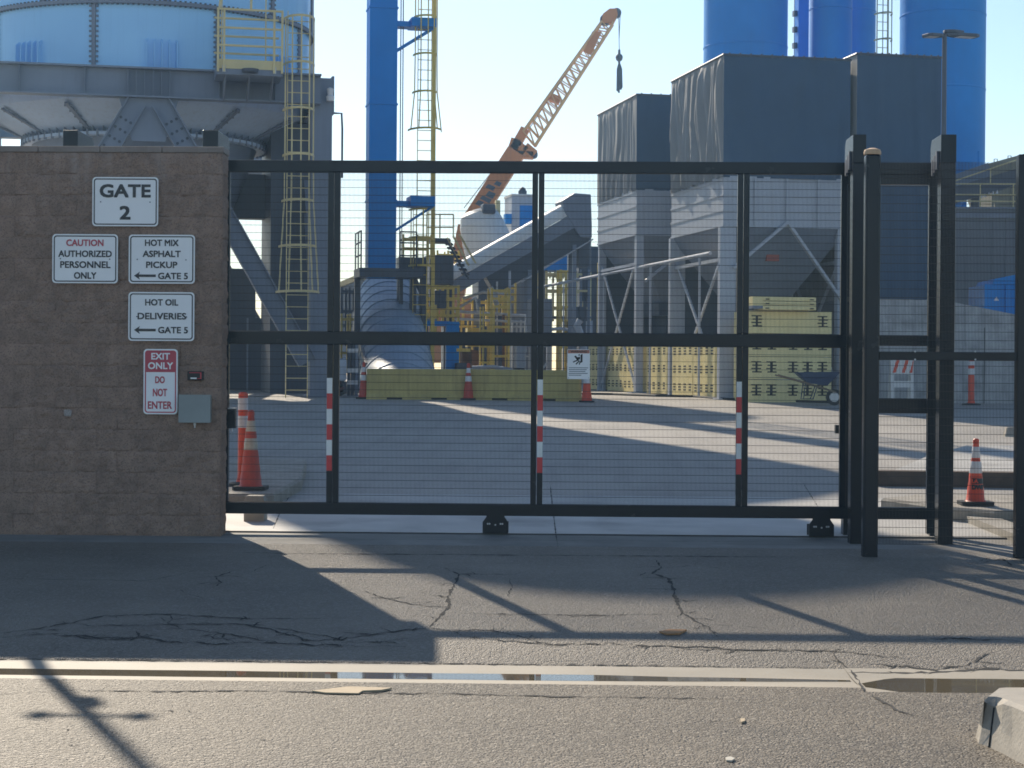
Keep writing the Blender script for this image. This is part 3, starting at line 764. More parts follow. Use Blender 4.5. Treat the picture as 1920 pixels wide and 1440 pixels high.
# guide frames that hold the gate upright
def guide_frame(x0, x1, yf, htop, hd, label, xr0=None, xr1=None, loc_y=None):
    t = thing('gate_guide', (x0, yf, 0), label, 'gate guide', 'guide posts of the sliding gate')
    pd = 0.17
    b = MB(); b.box(x0, x1, yf, yf + pd, -0.05, htop - 0.27); b.build('front_post', BLACK, t, bevel=0.006)
    xr0 = x0 if xr0 is None else xr0; xr1 = x1 if xr1 is None else xr1
    yr = yf + 0.80
    b = MB(); b.box(xr0, xr1, yr, yr + pd, -0.05, htop - 0.32); b.build('rear_post', BLACK, t, bevel=0.006)
    b = MB(); y0, y1, zb, zt = yf - 0.004, yf + hd, htop - 0.268, htop
    prof = [(y0, zb), (y0, zt), (y1 - 0.06, zt), (y1, zt - 0.06), (y1, zb + 0.02), (yf + pd + 0.05, zb + 0.02), (yf + pd + 0.02, zb)]
    b.prism([(x0 - 0.002, y, z) for y, z in prof], (x1 - x0 + 0.004, 0, 0)); b.build('hood', BLACK, t, bevel=0.004)
    b = MB()
    for k in range(3):
        b.box(x0 - 0.022, x0 - 0.003, yf + 0.10 + 0.1 * k, yf + 0.17 + 0.1 * k, zb - 0.05 - 0.02 * k, zb + 0.12 - 0.03 * k)
    b.build('roller_bracket', STEELD, t)
    b = MB(); b.tube((x0 + 0.02, yf + pd + 0.1, zb - 0.06), (x1 - 0.02, yf + pd + 0.1, zb - 0.06), 0.045, n=14); b.build('guide_roller', RUBBER, t, smooth=40)
    return t
GF = 17.83
guide_frame(WX(1597, GF, 640), WX(1621, GF, 640), GF, WZ(252, GF, 1600), 0.50, 'black guide frame with a square hood at the right end of the gate opening', WX(1584, GF + 0.8, 640), WX(1609, GF + 0.8, 640))
guide_frame(WX(1762, GF, 640), WX(1790, GF, 640), GF, WZ(252, GF, 1770), 0.50, 'black guide frame standing nearest the concrete kerb behind the mesh fence', WX(1746, GF + 0.8, 640), WX(1771, GF + 0.8, 640))
GL = 18.34
for xa, xb, lab in ((118, 146, 'black guide post hood showing above the block wall over the GATE 2 sign'), (380, 409, 'black guide post hood above the right end of the block wall')):
    t = thing('gate_guide', (WX(xa, GL, 300), GL, 0), lab, 'gate guide', 'guide posts of the sliding gate')
    X0, X1, zt = WX(xa, GL, 260), WX(xb, GL, 260), WZ(244, GL, xa)
    b = MB(); b.box(X0, X1, GL + 0.2, GL + 0.37, -0.05, zt - 0.3) ; b.build('rear_post', BLACK, t)
    b = MB(); b.prism([(X0, GL, zt - 0.26), (X0, GL, zt), (X0, GL + 0.58, zt), (X0, GL + 0.64, zt - 0.05), (X0, GL + 0.64, zt - 0.29), (X0, GL + 0.3, zt - 0.299)], (X1 - X0, 0, 0)); b.build('hood', BLACK, t, bevel=0.004)
a, c = W(1567, 797, GY + 0.3), W(1581, 813, GY + 0.3)
t = thing('photo_sensor', (a.x, GY + 0.3, c.z), 'small black photo eye box on the rear post of the gate guide', 'sensor')
b = MB(); b.box(a.x, c.x, GY + 0.3, GY + 0.38, c.z, a.z); b.build('sensor_housing', BLACK, t, bevel=0.004)
b = MB(); b.box(c.x - 0.001, c.x + 0.03, GY + 0.33, GY + 0.35, c.z + 0.02, a.z - 0.02); b.build('bracket', GALV, t)

# mesh fence at the right
FY = 16.80
def fz(py): return WZ(py, FY, 1780)
fxa, fxb = WX(1620, FY, 640), WX(1905, FY, 640)
t = thing('mesh_fence', (fxa, FY, 0), 'black wire mesh fence beside the gate between a capped post and the frame edge', 'fence')
fence = t
pr = (WX(1647, FY, 640) - WX(1619, FY, 640)) / 2; pcx = (WX(1647, FY, 640) + WX(1619, FY, 640)) / 2
b = MB(); b.box(pcx - pr, pcx + pr, FY - pr, FY + pr, -0.08, fz(291)); b.build('post', BLACK, t, bevel=0.02)
b = MB(); b.lathe([(0.0, 0), (pr * 1.14, 0), (pr * 1.18, 0.022), (pr * 1.05, 0.045), (pr * 0.4, 0.06), (0, 0.062)], (pcx, FY, fz(291)), n=20); b.build('post_cap', TANCAP, t, smooth=50)
b = MB(); b.box(fxb, fxb + 0.115, FY - 0.06, FY + 0.055, -0.08, fz(290)); b.build('post', BLACK, t, bevel=0.006)
x0, x1 = pcx + pr, fxb
b = MB(); b.box(x0 + 0.002, x1 - 0.002, FY - 0.05, FY + 0.0, fz(676), fz(660)); b.build('rail', BLACK, t, bevel=0.004)
wire_panel(x0, x1, fz(1022), fz(318), FY + 0.012, t, top_spikes=0.07)
for px in (1716, 1829):
    for py in (659, 674):
        p = W(px, py, FY - 0.06); g = MB(); g.tube(p, p + Vector((0, 0.014, 0)), 0.008, n=8); g.build('bolt', GALV, t)
# next bay, mostly outside the picture
b = MB(); b.box(fxb + 0.118, fxb + 2.6, FY - 0.05, FY, fz(676), fz(660)); b.build('rail', BLACK, t)
wire_panel(fxb + 0.115, fxb + 2.6, fz(1022), fz(318), FY + 0.012, t, top_spikes=0.07)
b = MB(); b.box(fxb + 2.6, fxb + 2.715, FY - 0.06, FY + 0.055, -0.08, fz(290)); b.build('post', BLACK, t)
# ================================================================== ROAD GEAR
def cone(loc, label, h=0.91, body=ORANGE, wh=REFW, group='traffic cones', rz=0.0, collar=True):
    t = thing('traffic_cone', loc, label, 'traffic cone', group)
    o = Vector(loc); s = h / 0.91; hw = 0.185 * (s if s > 0.9 else 0.95)
    b = MB(); pts = rrect(2 * hw, 2 * hw, 0.045, 4)
    b.prism([o + Vector((x, y, 0.004)) for x, y in pts], (0, 0, 0.038)); b.build('base', RUBBER, t)
    def rad(z): return 0.128 * s - (0.128 - 0.030) * s * (z - 0.04) / (h - 0.045)
    b = MB(); prof = [(rad(0.04) + 0.012, 0.042), (rad(0.05), 0.055)] + [(rad(z), z) for z in (h * 0.3, h * 0.6, h * 0.93)] + [(rad(h * 0.93) + 0.006, h * 0.935), (rad(h * 0.96) + 0.004, h * 0.985), (0.018, h), (0.0, h)]
    b.lathe(prof, o, n=28); b.build('cone_body', body, t, smooth=40)
    for za, zb in ((0.50, 0.645), (0.73, 0.865)):
        if h < 0.8: za, zb = za - 0.02, zb + 0.012
        b = MB(); b.lathe([(rad(za * h) + 0.0015, za * h), (rad(za * h) + 0.003, za * h + 0.003), (rad(zb * h) + 0.003, zb * h - 0.003), (rad(zb * h) + 0.0015, zb * h)], o, n=28); b.build('reflective_collar', wh, t, smooth=40)
    return t, rad
pL = W(470, 915, 21.45); zl = gz(21.45) + 0.15
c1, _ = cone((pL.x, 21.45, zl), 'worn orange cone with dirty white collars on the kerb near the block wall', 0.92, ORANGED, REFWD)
pR = W(1829, 941, 20.35); zr = gz(20.35) + 0.15
c2, rad2 = cone((pR.x, 20.35, zr), 'bright orange cone lettered LA DWP on the sunny kerb behind the mesh fence', 0.72, ORANGE, REFW)
o = Vector((pR.x, 20.35, zr))
def wrap(b, z0, ang0):
    out = []
    for v in b.v:
        z = z0 + v.z; r = rad2(z) + 0.0035; a = ang0 + v.x / r
        out.append(o + Vector((math.sin(a) * r, -math.cos(a) * r, z)))
    b.v = out; return b
b = MB()
for i in range(12):
    xa, xb = -0.072 + 0.150 * i / 12, -0.072 + 0.150 * (i + 1) / 12
    b.add([(xa, 0, -0.03), (xb, 0, -0.03), (xb, 0, 0.03), (xa, 0, 0.03)], [(0, 1, 2, 3)])
wrap(b, 0.262, 0.13).build('label_patch', SIGNK, c2)
g = text_mb('LA', 0.066, 0.044, bold=0.003); shift(g, (-0.034, 0, 0))
wrap(g, 0.262, 0.13); ctr = o
g.v = [Vector((v.x + (v.x - o.x) / max(0.01, math.hypot(v.x - o.x, v.y - o.y)) * 0.003, v.y + (v.y - o.y) / max(0.01, math.hypot(v.x - o.x, v.y - o.y)) * 0.003, v.z)) for v in g.v]
g.build('lettering', ORANGE, c2)
g = text_mb('DWP', 0.150, 0.055, bold=0.005); shift(g, (0.004, 0, 0)); wrap(g, 0.197, 0.13).build('lettering', SIGNK, c2)
FARC = [(682, 748, 'dull far cone at the left end of the yellow barriers', ORANGED), (878, 750, 'far cone in shade between the two yellow barriers', ORANGED), (1100, 754, 'far red cone with a white collar at the right end of the yellow barriers', ORANGE)]  # worn red here puts shade into the colour of the two dull cones
for px, py, lab, mm in FARC:
    p = GP(px, py); cone(p, lab, 0.95, mm, REFW)

def delineator(loc, label, h, r, bands, base=True):
    t = thing('delineator_post', loc, label, 'delineator', 'orange delineator posts'); o = Vector(loc)
    b = MB(); b.lathe([(r * 1.5, 0.03), (r * 1.1, 0.1), (r, 0.14), (r * 0.98, h - 0.02), (r * 0.6, h), (0, h)], o, n=20); b.build('post', ORANGE, t, smooth=40)
    b = MB(); b.lathe([(0.0, 0.0), (r * 3.2, 0.0), (r * 3.0, 0.035), (r * 1.4, 0.05), (0, 0.05)], o, n=20); b.build('base', RUBBER, t, smooth=40)
    for za, zb in bands:
        b = MB(); b.lathe([(r * 0.99, za), (r + 0.003, za + 0.004), (r + 0.003, zb - 0.004), (r * 0.98, zb)], o, n=20); b.build('reflective_band', REFW, t, smooth=40)
    return t
p = W(456, 735, 21.9); zb = gz(21.9) + 0.15; hh = p.z - zb
delineator((p.x, 21.9, zb), 'tall red delineator with two white bands behind the worn cone', hh, 0.058, ((hh - 0.21, hh - 0.07), (hh - 0.42, hh - 0.28)))
p = W(1821, 752, 47.0); p.z = gz(47.0); hh = W(1821, 676, 47.0).z - p.z
delineator(p, 'red delineator with white bands against the concrete retaining wall', hh, 0.075, ((hh - 0.36, hh - 0.2), (hh - 0.12, hh - 0.02)))
# square concrete guard post by the gate
p = W(476, 991, 19.4)
t = thing('concrete_post', (p.x, 19.4, gz(19.4)), 'short square concrete guard post behind the left end of the gate', 'bollard')
b = MB(); w = 0.108; zt = WZ(938, 19.4, 476)
q = [Vector((p.x + sx * w, 19.4 + sy * w + w, 0)) for sx, sy in ((-1, -1), (1, -1), (1, 1), (-1, 1))]
lo = [v + Z * -0.05 for v in q]; mi = [v + Z * zt for v in q]; cc = Vector((p.x, 19.4 + w, 0)); hi = [cc.lerp(v, 0.8) + Z * (zt + 0.045) for v in q]
b.add(lo + mi + hi, [(0, 1, 5, 4), (1, 2, 6, 5), (2, 3, 7, 6), (3, 0, 4, 7), (4, 5, 9, 8), (5, 6, 10, 9), (6, 7, 11, 10), (7, 4, 8, 11), (8, 9, 10, 11)]); b.build('concrete_shaft', KERBC, t, bevel=0.006)
# wheel stop
p = GP(1893, 818, 0.0)
t = thing('wheel_stop', (p.x, p.y, p.z), 'pale concrete block lying at the edge of the sunny pavement', 'wheel stop')
b = MB(); b.prism([(p.x - 0.12, p.y - 0.12, p.z - 0.03), (p.x + 1.5, p.y - 0.12, p.z - 0.03), (p.x + 1.5, p.y - 0.06, p.z + 0.17), (p.x - 0.06, p.y - 0.06, p.z + 0.17)], (0, 0.16, 0)); b.build('block', KERBC, t, bevel=0.012)
# litter
def flat_scrap(name, pts, m, label, cat, h=0.004, curl=0.0):
    P = [GP(x, y) for x, y in pts]; b = MB(); n = len(P); rnd = random.Random(len(pts))
    lo = [v + Z * 0.004 for v in P]; hi = [v + Z * (0.004 + h + curl * rnd.random()) for v in P]
    b.add(lo + hi, [tuple(range(n))[::-1], tuple(range(n, 2 * n))] + [(i, (i + 1) % n, n + (i + 1) % n, n + i) for i in range(n)])
    return tag(b.build(name, m, org=P[0]), label, cat)
flat_scrap('flattened_cardboard', [(585, 1299), (625, 1294), (655, 1291), (690, 1292), (735, 1294), (715, 1298), (680, 1299), (672, 1303), (640, 1303), (610, 1302)], CARD, 'torn piece of flattened cardboard on the street by the gutter', 'cardboard', 0.006, 0.006)
flat_scrap('dry_leaf', [(1236, 1187), (1255, 1183), (1288, 1184), (1275, 1191), (1250, 1192)], LEAF, 'brown dry leaf scrap on the driveway', 'leaf', 0.003, 0.01)
flat_scrap('litter_scrap', [(1360, 1424), (1370, 1422), (1378, 1426), (1372, 1430), (1362, 1429)], REFWD, 'pale paper scrap on the street near the broken kerb', 'litter', 0.002, 0.006)
flat_scrap('litter_scrap', [(1388, 1352), (1396, 1350), (1397, 1356), (1390, 1358)], CARD, 'tiny brown scrap on the street right of the middle', 'litter', 0.008, 0.006)

# ================================================================== PLANT HELPERS
def hoop_mb(b, c, va, n, wc, dp, z, hgt=0.06, th=0.012, seg=12, full=False):
    pts = []
    for i in range(seg + 1):
        a = PI * i / seg
        pts.append(c + va * (math.cos(a) * wc / 2) + n * (math.sin(a) * dp) + Z * z)
    for p, q in zip(pts, pts[1:]): b.bar(p, q, th, hgt)
    return pts
def caged_ladder(name, base, zb, zt, label, va=V, n=None, w=0.46, cage=None, dz=1.2, wc=0.78, dp=0.72, flare=None, m=CREAM, group='caged ladders', rung_dz=0.305, rail=0.05, bars=5):
    n = n or -U
    o = Vector((base[0], base[1], zb)); t = thing(name, o, label, 'ladder', group)
    c = Vector((base[0], base[1], 0))
    for s_ in (-1, 1):
        b = MB(); b.bar(c + va * (s_ * w / 2) + Z * zb, c + va * (s_ * w / 2) + Z * zt, 0.02, rail, up=n); b.build('side_rail', m, t)
    z = zb + 0.2
    while z < zt - 0.05:
        b = MB(); b.tube(c - va * w / 2 + Z * z, c + va * w / 2 + Z * z, 0.013, n=6); b.build('rung', m, t); z += rung_dz
    if cage:
        z0, z1 = cage; k = max(1, round((z1 - z0) / dz)); rows = []
        for i in range(k + 1):
            z = z0 + (z1 - z0) * i / k
            f = 1 + (0.38 * max(0, 1 - i / flare) if flare else 0)
            b = MB(); pts = hoop_mb(b, c, va, n, wc * f, dp * f, z); b.build('hoop', m, t)
            rows.append((z, f))
        for j in range(bars):
            a = PI * (0.12 + 0.76 * j / (bars - 1)); b = MB()
            for (za, fa), (zc, fc) in zip(rows, rows[1:]):
                P = lambda zz, ff: c + va * (math.cos(a) * (wc * ff / 2 - 0.012)) + n * (math.sin(a) * (dp * ff - 0.012)) + Z * zz
                b.bar(P(za, fa), P(zc, fc), 0.035, 0.010, up=n)
            b.build('cage_bar', m, t)
    return t
def railing(pts, h, label, m=YEL, name='railing', group=None, mids=(0.5,), r=0.024, step=1.4, toe=0.0, parent=None):
    pts = [Vector(p) for p in pts]
    t = parent or thing(name, pts[0], label, 'railing', group)
    for p, q in zip(pts, pts[1:]):
        n = max(1, round((q - p).length / step))
        for i in range(n + 1):
            s = p.lerp(q, i / n); b = MB(); b.tube(s, s + Z * h, r, n=6); b.build('post', m, t)
        for f in list(mids) + [1.0]:
            b = MB(); b.tube(p + Z * h * f, q + Z * h * f, r, n=6); b.build('rail', m, t)
        if toe:
            b = MB(); b.bar(p + Z * toe / 2, q + Z * toe / 2, 0.012, toe); b.build('toe_board', m, t)
    return t

# ================================================================== THE BIG PALE BLUE SILO ON ITS FRAME
fr = W(598, 740, 49.0); fr.z = 0
HW = 4.45
TC = fr - V * HW + U * HW
TR = 4.60
zbt, zbb = WZ(133, 48, 290), WZ(189, 48, 290)
zring = WZ(3, 47.7, 250)
ztop = 18.4
gz0 = gz(49)
tank = thing('storage_silo', (TC.x, TC.y, gz0), 'huge pale blue storage silo on a grey steel frame rising above the block wall', 'silo')
FA = math.atan2(-U.y, -U.x)      # angle of the face towards the street
def tp(deg, r, z): a = FA + R(deg); return Vector((TC.x + math.cos(a) * r, TC.y + math.sin(a) * r, z))
b = MB(); b.lathe([(TR, zbb + 0.3), (TR, ztop), (TR * 0.5, ztop + 1.0), (0.3, ztop + 1.4), (0, ztop + 1.4)], (TC.x, TC.y, 0), n=96); b.build('shell', TANKB, tank, smooth=35)
sc_ = TC + Vector((-1.71, -0.71, 0)); b = MB(); b.lathe([(2.75, ztop - 0.2), (2.75, 23.4), (1.6, 23.9), (0, 24.0)], (sc_.x, sc_.y, 0), n=48); b.build('shadow_drum', TANKB, tank, smooth=35)  # unseen drum added on the roof to shape the driveway shadow
def bolts_mb(b, P, n, s_=0.045):
    for i in range(n):
        p = P((i + 0.5) / n); b.box(p.x - s_ / 2, p.x + s_ / 2, p.y - s_ / 2, p.y + s_ / 2, p.z - s_ / 2, p.z + s_ / 2)
def seam(deg, z0, z1, r0, r1, name='seam_strip'):
    b = MB(); dd = tp(deg, 1, 0) - tp(deg, 0, 0)
    b.bar(tp(deg, r0 + 0.02, z0), tp(deg, r1 + 0.02, z1), 0.10, 0.06, up=dd)
    for s_ in (-1.15, 1.15): bolts_mb(b, lambda f: tp(deg + s_, r0 + (r1 - r0) * f + 0.03, z0 + (z1 - z0) * f), int(abs(z1 - z0) / 0.13) + 1, 0.05)
    b.build(name, STEEL, tank)
for k in range(9): seam(-17.5 + 40 * k, zbt, zring - 0.05, TR, TR)
for k in range(9): seam(5 + 40 * k, zring + 0.05, 15.2, TR, TR)
b = MB(); b.lathe([(TR, zring - 0.05), (TR + 0.10, zring - 0.045), (TR + 0.10, zring + 0.045), (TR, zring + 0.05)], (TC.x, TC.y, 0), n=96)
for k in range(220): p = tp(360 * k / 220, TR + 0.06, zring - 0.08); b.box(p.x - 0.025, p.x + 0.025, p.y - 0.025, p.y + 0.025, p.z, p.z + 0.16, 1)
b.build('ring_flange', [STEEL, STEELD], tank, smooth=30)
zf = WZ(70, 47.7, 290)
for k in range(8):
    for j in range(-2, 3):
        deg = 4 + 45 * k + j * 2.35; b = MB()
        dd = (tp(deg, 1, 0) - tp(deg, 0, 0)); sd = Vector((-dd.y, dd.x, 0)) * 0.012
        b.prism([tp(deg, TR - 0.01, zbt - 0.02) - sd, tp(deg, TR + 0.16, zbt - 0.02) - sd, tp(deg, TR + 0.13, zf - 0.1) - sd, tp(deg, TR - 0.01, zf) - sd], sd * 2); b.build('stiffener_fin', TANKB, tank)
# ring of beams
cor = [fr, fr + U * 2 * HW, fr + U * 2 * HW - V * 2 * HW, fr - V * 2 * HW]
zm = (zbt + zbb) / 2
for i in range(4):
    p, q = cor[i], cor[(i + 1) % 4]
    d = (q - p).normalized(); outn = Vector((d.y, -d.x, 0))
    off_ = outn * (0.40 if i == 3 else 0.06); mid0 = (p + q) / 2; p0_, q0_ = p, q; p = p + off_; q = q + off_
    b = MB(); b.ibeam(p + d * 0.05 + Z * zm, q - d * 0.05 + Z * zm, 0.42, zbt - zbb, tf=0.045, tw=0.03)
    mid = (p + q) / 2
    for j in range(6):
        c_ = mid + d * (j - 2.5) * 0.21; b.bar(c_ + outn * 0.11 + Z * (zbb + 0.05), c_ + outn * 0.11 + Z * (zbt - 0.05), 0.19, 0.014, up=d)
    for f in (0.14, 0.32, 0.70, 0.86):
        c_ = p.lerp(q, f); b.bar(c_ + outn * 0.11 + Z * (zbb + 0.05), c_ + outn * 0.11 + Z * (zbt - 0.05), 0.19, 0.012, up=d)
    b.build('ring_beam', STEEL, tank)
    # chevron braces
    for s_ in (-1, 1):
        b = MB(); a_ = mid + d * (s_ * 0.30) + Z * (zbb - 0.1); e_ = (q if s_ > 0 else p) - d * (s_ * 0.35) + Z * (gz0 + 0.9)
        b.ibeam(a_, e_, 0.36, 0.50, up=d, tf=0.03, tw=0.025); dn = (e_ - a_).normalized(); sp = outn
        for r_ in range(5):
            for c_ in range(3):
                pp = a_ + dn * (0.55 + 0.28 * r_) + dn.cross(sp).normalized() * ((c_ - 1) * 0.14) + outn * 0.016
                b.tube(pp, pp + outn * 0.02, 0.04, n=6, m=1)
        b.build('brace', [STEEL, STEELD], tank)
    b = MB(); b.prism([mid - d * 0.75 + Z * (zbb - 0.003) + outn * 0.015, mid + d * 0.75 + Z * (zbb - 0.003) + outn * 0.015, mid + d * 0.42 + Z * (zbb - 1.1) + outn * 0.015, mid - d * 0.42 + Z * (zbb - 1.1) + outn * 0.015], outn * -0.03); b.build('gusset_plate', STEEL, tank)
for i, c_ in enumerate(cor):
    b = MB(); b.gbox(c_, -0.27, 0.27, -0.27, 0.27, gz0 - 0.3, zbt - 0.05); b.gbox(c_, -0.4, 0.4, -0.4, 0.4, gz0 - 0.2, gz0 + 0.05); b.build('column', STEEL, tank)
b = MB(); c_ = fr
b.gbox(c_, 0.271, 0.33, -0.2, 0.2, zbb - 0.2, zbt + 0.02); b.build('column_head', STEEL, tank)
# hopper
zr2 = WZ(250, TC.y - 3.1, 290); zr3 = WZ(415, TC.y, 400)
b = MB(); b.lathe([(TR - 0.03, zbb + 0.31), (TR - 0.15, zbb + 0.05), (3.12, zr2 + 0.06)], (TC.x, TC.y, 0), n=72); b.build('hopper', HOPC, tank, smooth=25)
b = MB(); b.lathe([(3.10, zr2 - 0.06), (2.3, zr3), (2.3, zr3 - 0.25), (1.1, zr3 - 0.9), (0, zr3 - 0.9)], (TC.x, TC.y, 0), n=64); b.build('hopper_throat', STEEL, tank, smooth=25)
b = MB(); b.lathe([(3.0, zr2 - 0.06), (3.38, zr2 - 0.05), (3.38, zr2 + 0.03), (3.0, zr2 + 0.06)], (TC.x, TC.y, 0), n=64); b.build('hopper_flange', HOPC, tank, smooth=25)
b = MB()
for k in range(72):
    dd = tp(5 * k, 1, 0) - tp(5 * k, 0, 0); sd = Vector((-dd.y, dd.x, 0)) * 0.008
    b.prism([tp(5 * k, 3.14, zr2 + 0.031) - sd, tp(5 * k, 3.36, zr2 + 0.031) - sd, tp(5 * k, 3.36, zr2 + 0.30) - sd, tp(5 * k, 3.30, zr2 + 0.32) - sd], sd * 2)
    p = tp(5 * k + 2.5, 3.36, zr2 - 0.01); b.box(p.x - 0.03, p.x + 0.03, p.y - 0.03, p.y + 0.03, p.z - 0.10, p.z + 0.1)
b.build('flange_ribs', STEEL, tank)
for k in range(12):
    seam(-28 + 30 * k, zr2 + 0.08, zbb - 0.05, 3.14, TR - 0.18, 'hopper_rib')
b = MB(); b.gbox(fr, -2.35, -0.75, 5.0, 5.6, WZ(412, 54, 500), WZ(330, 54, 500)); b.build('working_floor', STEELD, tank)
b = MB(); b.gbox(fr, -1.05, 0.0, 3.0, 6.2, gz0, zbb - 0.05); b.build('stair_shaft', STEELD, tank)
b = MB(); b.gbox(fr, -4.2, -1.06, 8.2, 8.35, WZ(640, 57, 450), WZ(505, 57, 450)); b.build('bay_panel', STEELD, tank)
# small light on the right column
b = MB(); p = fr + V * 0.20 - U * 0.42 + Z * (zbb + 0.1); b.lathe([(0.0, 0.0), (0.10, 0.0), (0.11, 0.12), (0.07, 0.16), (0.09, 0.32), (0.02, 0.36), (0, 0.36)], p, n=12); b.build('warning_beacon', REFW, tank, smooth=40)
b = MB(); p = fr + V * 0.33 + Z * (zbb - 0.15); b.sweep([p, p + V * 0.22, p + V * 0.24 - Z * 0.4, p + V * 0.24 - Z * 1.7], 0.03, n=6); b.build('conduit', STEELD, tank)

# sun blocker shaped like a silo, added behind the first to shade the tube
Y2 = 75.0; c2x = W(474, 700, Y2).x
t = thing('storage_silo', (c2x, Y2, gz(Y2)), 'added silo-shaped sun blocker on legs hidden far behind the big pale blue one', 'silo')
b = MB(); b.lathe([(0, 8.2), (1.0, 8.2), (2.36, 9.6), (2.36, 24), (1, 24.8), (0, 24.8)], (c2x, Y2, 0), n=48); b.build('shell', STEEL, t, smooth=35)
for k in range(4):
    a = R(45 + 90 * k); b = MB(); b.box(c2x + math.cos(a) * 2.2 - 0.15, c2x + math.cos(a) * 2.2 + 0.15, Y2 + math.sin(a) * 2.2 - 0.15, Y2 + math.sin(a) * 2.2 + 0.15, gz(Y2), 9.7); b.build('leg', STEEL, t)

# access platform with railing and caged ladder in front of the silo
pf = W(466, 128, 47.2); pf.z = 0
zt_, zd = WZ(128, 47.2, 466), WZ(146, 47.2, 466)
pw = (WX(526, 47.2) - WX(408, 47.2)) / V.x
plat = thing('access_platform', (pf.x, pf.y, zd), 'cream railed access platform hanging on the front of the big pale blue silo', 'platform')
b = MB(); b.gbox(pf, -pw / 2, pw / 2, -0.45, 0.75, zd, zt_ - 0.002); b.build('deck', STEEL, plat)
b = MB(); b.gbox(pf, -pw / 2 + 0.01, pw / 2 + 0.0, -0.475, -0.452, zt_ - 0.10, zt_ + 0.13); b.build('toe_board', CREAM, plat)
b = MB(); 
for a_ in (-0.6, 0.0, 0.6): b.prism([pf + V * a_ - U * 0.3 + Z * (zd - 0.002), pf + V * a_ + U * 0.75 + Z * (zd - 0.002), pf + V * a_ + U * 0.75 + Z * (zd - 0.5)], V * 0.03)
b.build('bracket', STEEL, plat)
zr_ = WZ(26, 47.2, 466)
for a_ in (-pw / 2 + 0.03, -pw / 2 + 0.18, pw / 2 - 0.22, pw / 2 - 0.02):
    b = MB(); b.bar(pf + V * a_ - U * 0.50 + Z * (zd + 0.06), pf + V * a_ - U * 0.50 + Z * zr_, 0.055, 0.055, up=U); b.build('post', CREAM, plat)
for a_ in (-pw / 2 + 0.12, pw / 2 - 0.27):
    b = MB()
    b.gbox(pf + V * a_, 0.02, 0.1, -0.51, -0.478, zd + 0.05, zd + 0.22); b.build('clip_plate', GALV, plat)
for bb, z_off in ((-0.5, 0), (0.72, 0)):
    for f in (0.345, 0.665, 1.0):
        zz = zt_ + (zr_ - zt_) * f; b = MB(); b.bar(pf - V * pw / 2 + U * bb + Z * zz, pf + V * pw / 2 + U * bb + Z * zz, 0.045, 0.05); b.build('rail', CREAM, plat)
for a_, lean in ((-pw / 2 + 0.06, 0.22), (0.02, 0.0)):
    b = MB(); b.bar(pf + V * a_ - U * 0.5 + Z * (zr_ + 0.03), pf + V * (a_ + lean) - U * 0.5 + Z * (zr_ + 1.9), 0.055, 0.055, up=U); b.build('post', CREAM, plat)
for s_ in (-0.5, 0.62):
    b = MB(); b.bar(pf + V * (s_ - 0.15) + U * 0.5 + Z * zt_, pf + V * (s_ - 0.15) + U * 0.5 + Z * (zr_ + 2), 0.03, 0.03); b.build('post', CREAM, plat)
b = MB(); b.lathe([(0.0, 0), (0.20, 0.02), (0.22, 0.10), (0.0, 0.11)], pf - U * 0.62 + Z * (zd + 0.02), n=16); b.build('lamp_disc', STEELD, plat, smooth=40)
lb = W(556, 740, 47.75); lgz = gz(47.75)
caged_ladder('caged_ladder', (lb.x, lb.y), WZ(746, 47.75, 556), WZ(18, 47.5, 556), 'tall cream caged ladder running up the front of the big silo to its railed platform', w=0.56, cage=(WZ(548, 47.6, 556), WZ(36, 47.6, 556)), dz=0.98 * 1.25, wc=0.80, dp=0.75, flare=2.2)

# ================================================================== BLUE BUCKET ELEVATOR
e0 = W(716.5, 520, 56.0); e0.z = 0
el = thing('bucket_elevator', (e0.x, e0.y, gz(56)), 'tall deep blue bucket elevator shaft standing in the middle of the yard', 'elevator')
b = MB(); b.gbox(e0, -0.42, 0.42, 0, 0.75, WZ(522, 56), 27); b.build('shaft', BLUE, el, bevel=0.01)
for k in range(7):
    zz = WZ(522, 56) + 2.9 * k + 2.3; b = MB(); b.gbox(e0, -0.445, 0.445, -0.025, 0.775, zz, zz + 0.05); b.build('joint_flange', BLUE, el)
b = MB(); b.gbox(e0, -0.72, 1.2, -0.3, 1.1, WZ(521, 56), WZ(505, 56)); b.build('deck', STEELD, el)
for aa, bb in ((-0.62, 1.0), (1.1, 1.0)):
    b = MB(); b.gbox(e0 + V * aa + U * bb, -0.09, 0.09, -0.09, 0.09, gz(56) - 0.1, WZ(521, 56) - 0.002); b.build('leg', STEELD, el)
for y0, y1, x1, yb in ((31, 47, 812, 92), (367, 386, 812, 432)):
    z0, z1 = WZ(y1, 56), WZ(y0, 56); L1 = (WX(x1, 56) - WX(742, 56)) / V.x
    b = MB(); b.gbox(e0, 0.425, 0.43 + L1 * 0.35, 0.1, 0.6, z0, z0 + 0.16); b.gbox(e0, 0.43 + L1 * 0.35 + 0.001, 0.43 + L1, -0.1, 0.75, z0, z1); b.build('ladder_bracket', BLUE, el)
    for bb in (0.15, 0.55):
        b = MB(); b.bar(e0 + V * 0.42 + U * bb + Z * WZ(yb, 56), e0 + V * (0.40 + L1) + U * bb + Z * (z0 + 0.02), 0.07, 0.09, up=U); b.build('strut', BLUE, el)
for aa in (0.55, 0.62):
    b = MB(); b.tube(e0 + V * aa + U * 0.2 + Z * WZ(500, 56), e0 + V * aa + U * 0.2 + Z * 27, 0.018, n=6); b.build('conduit', STEELD, el)
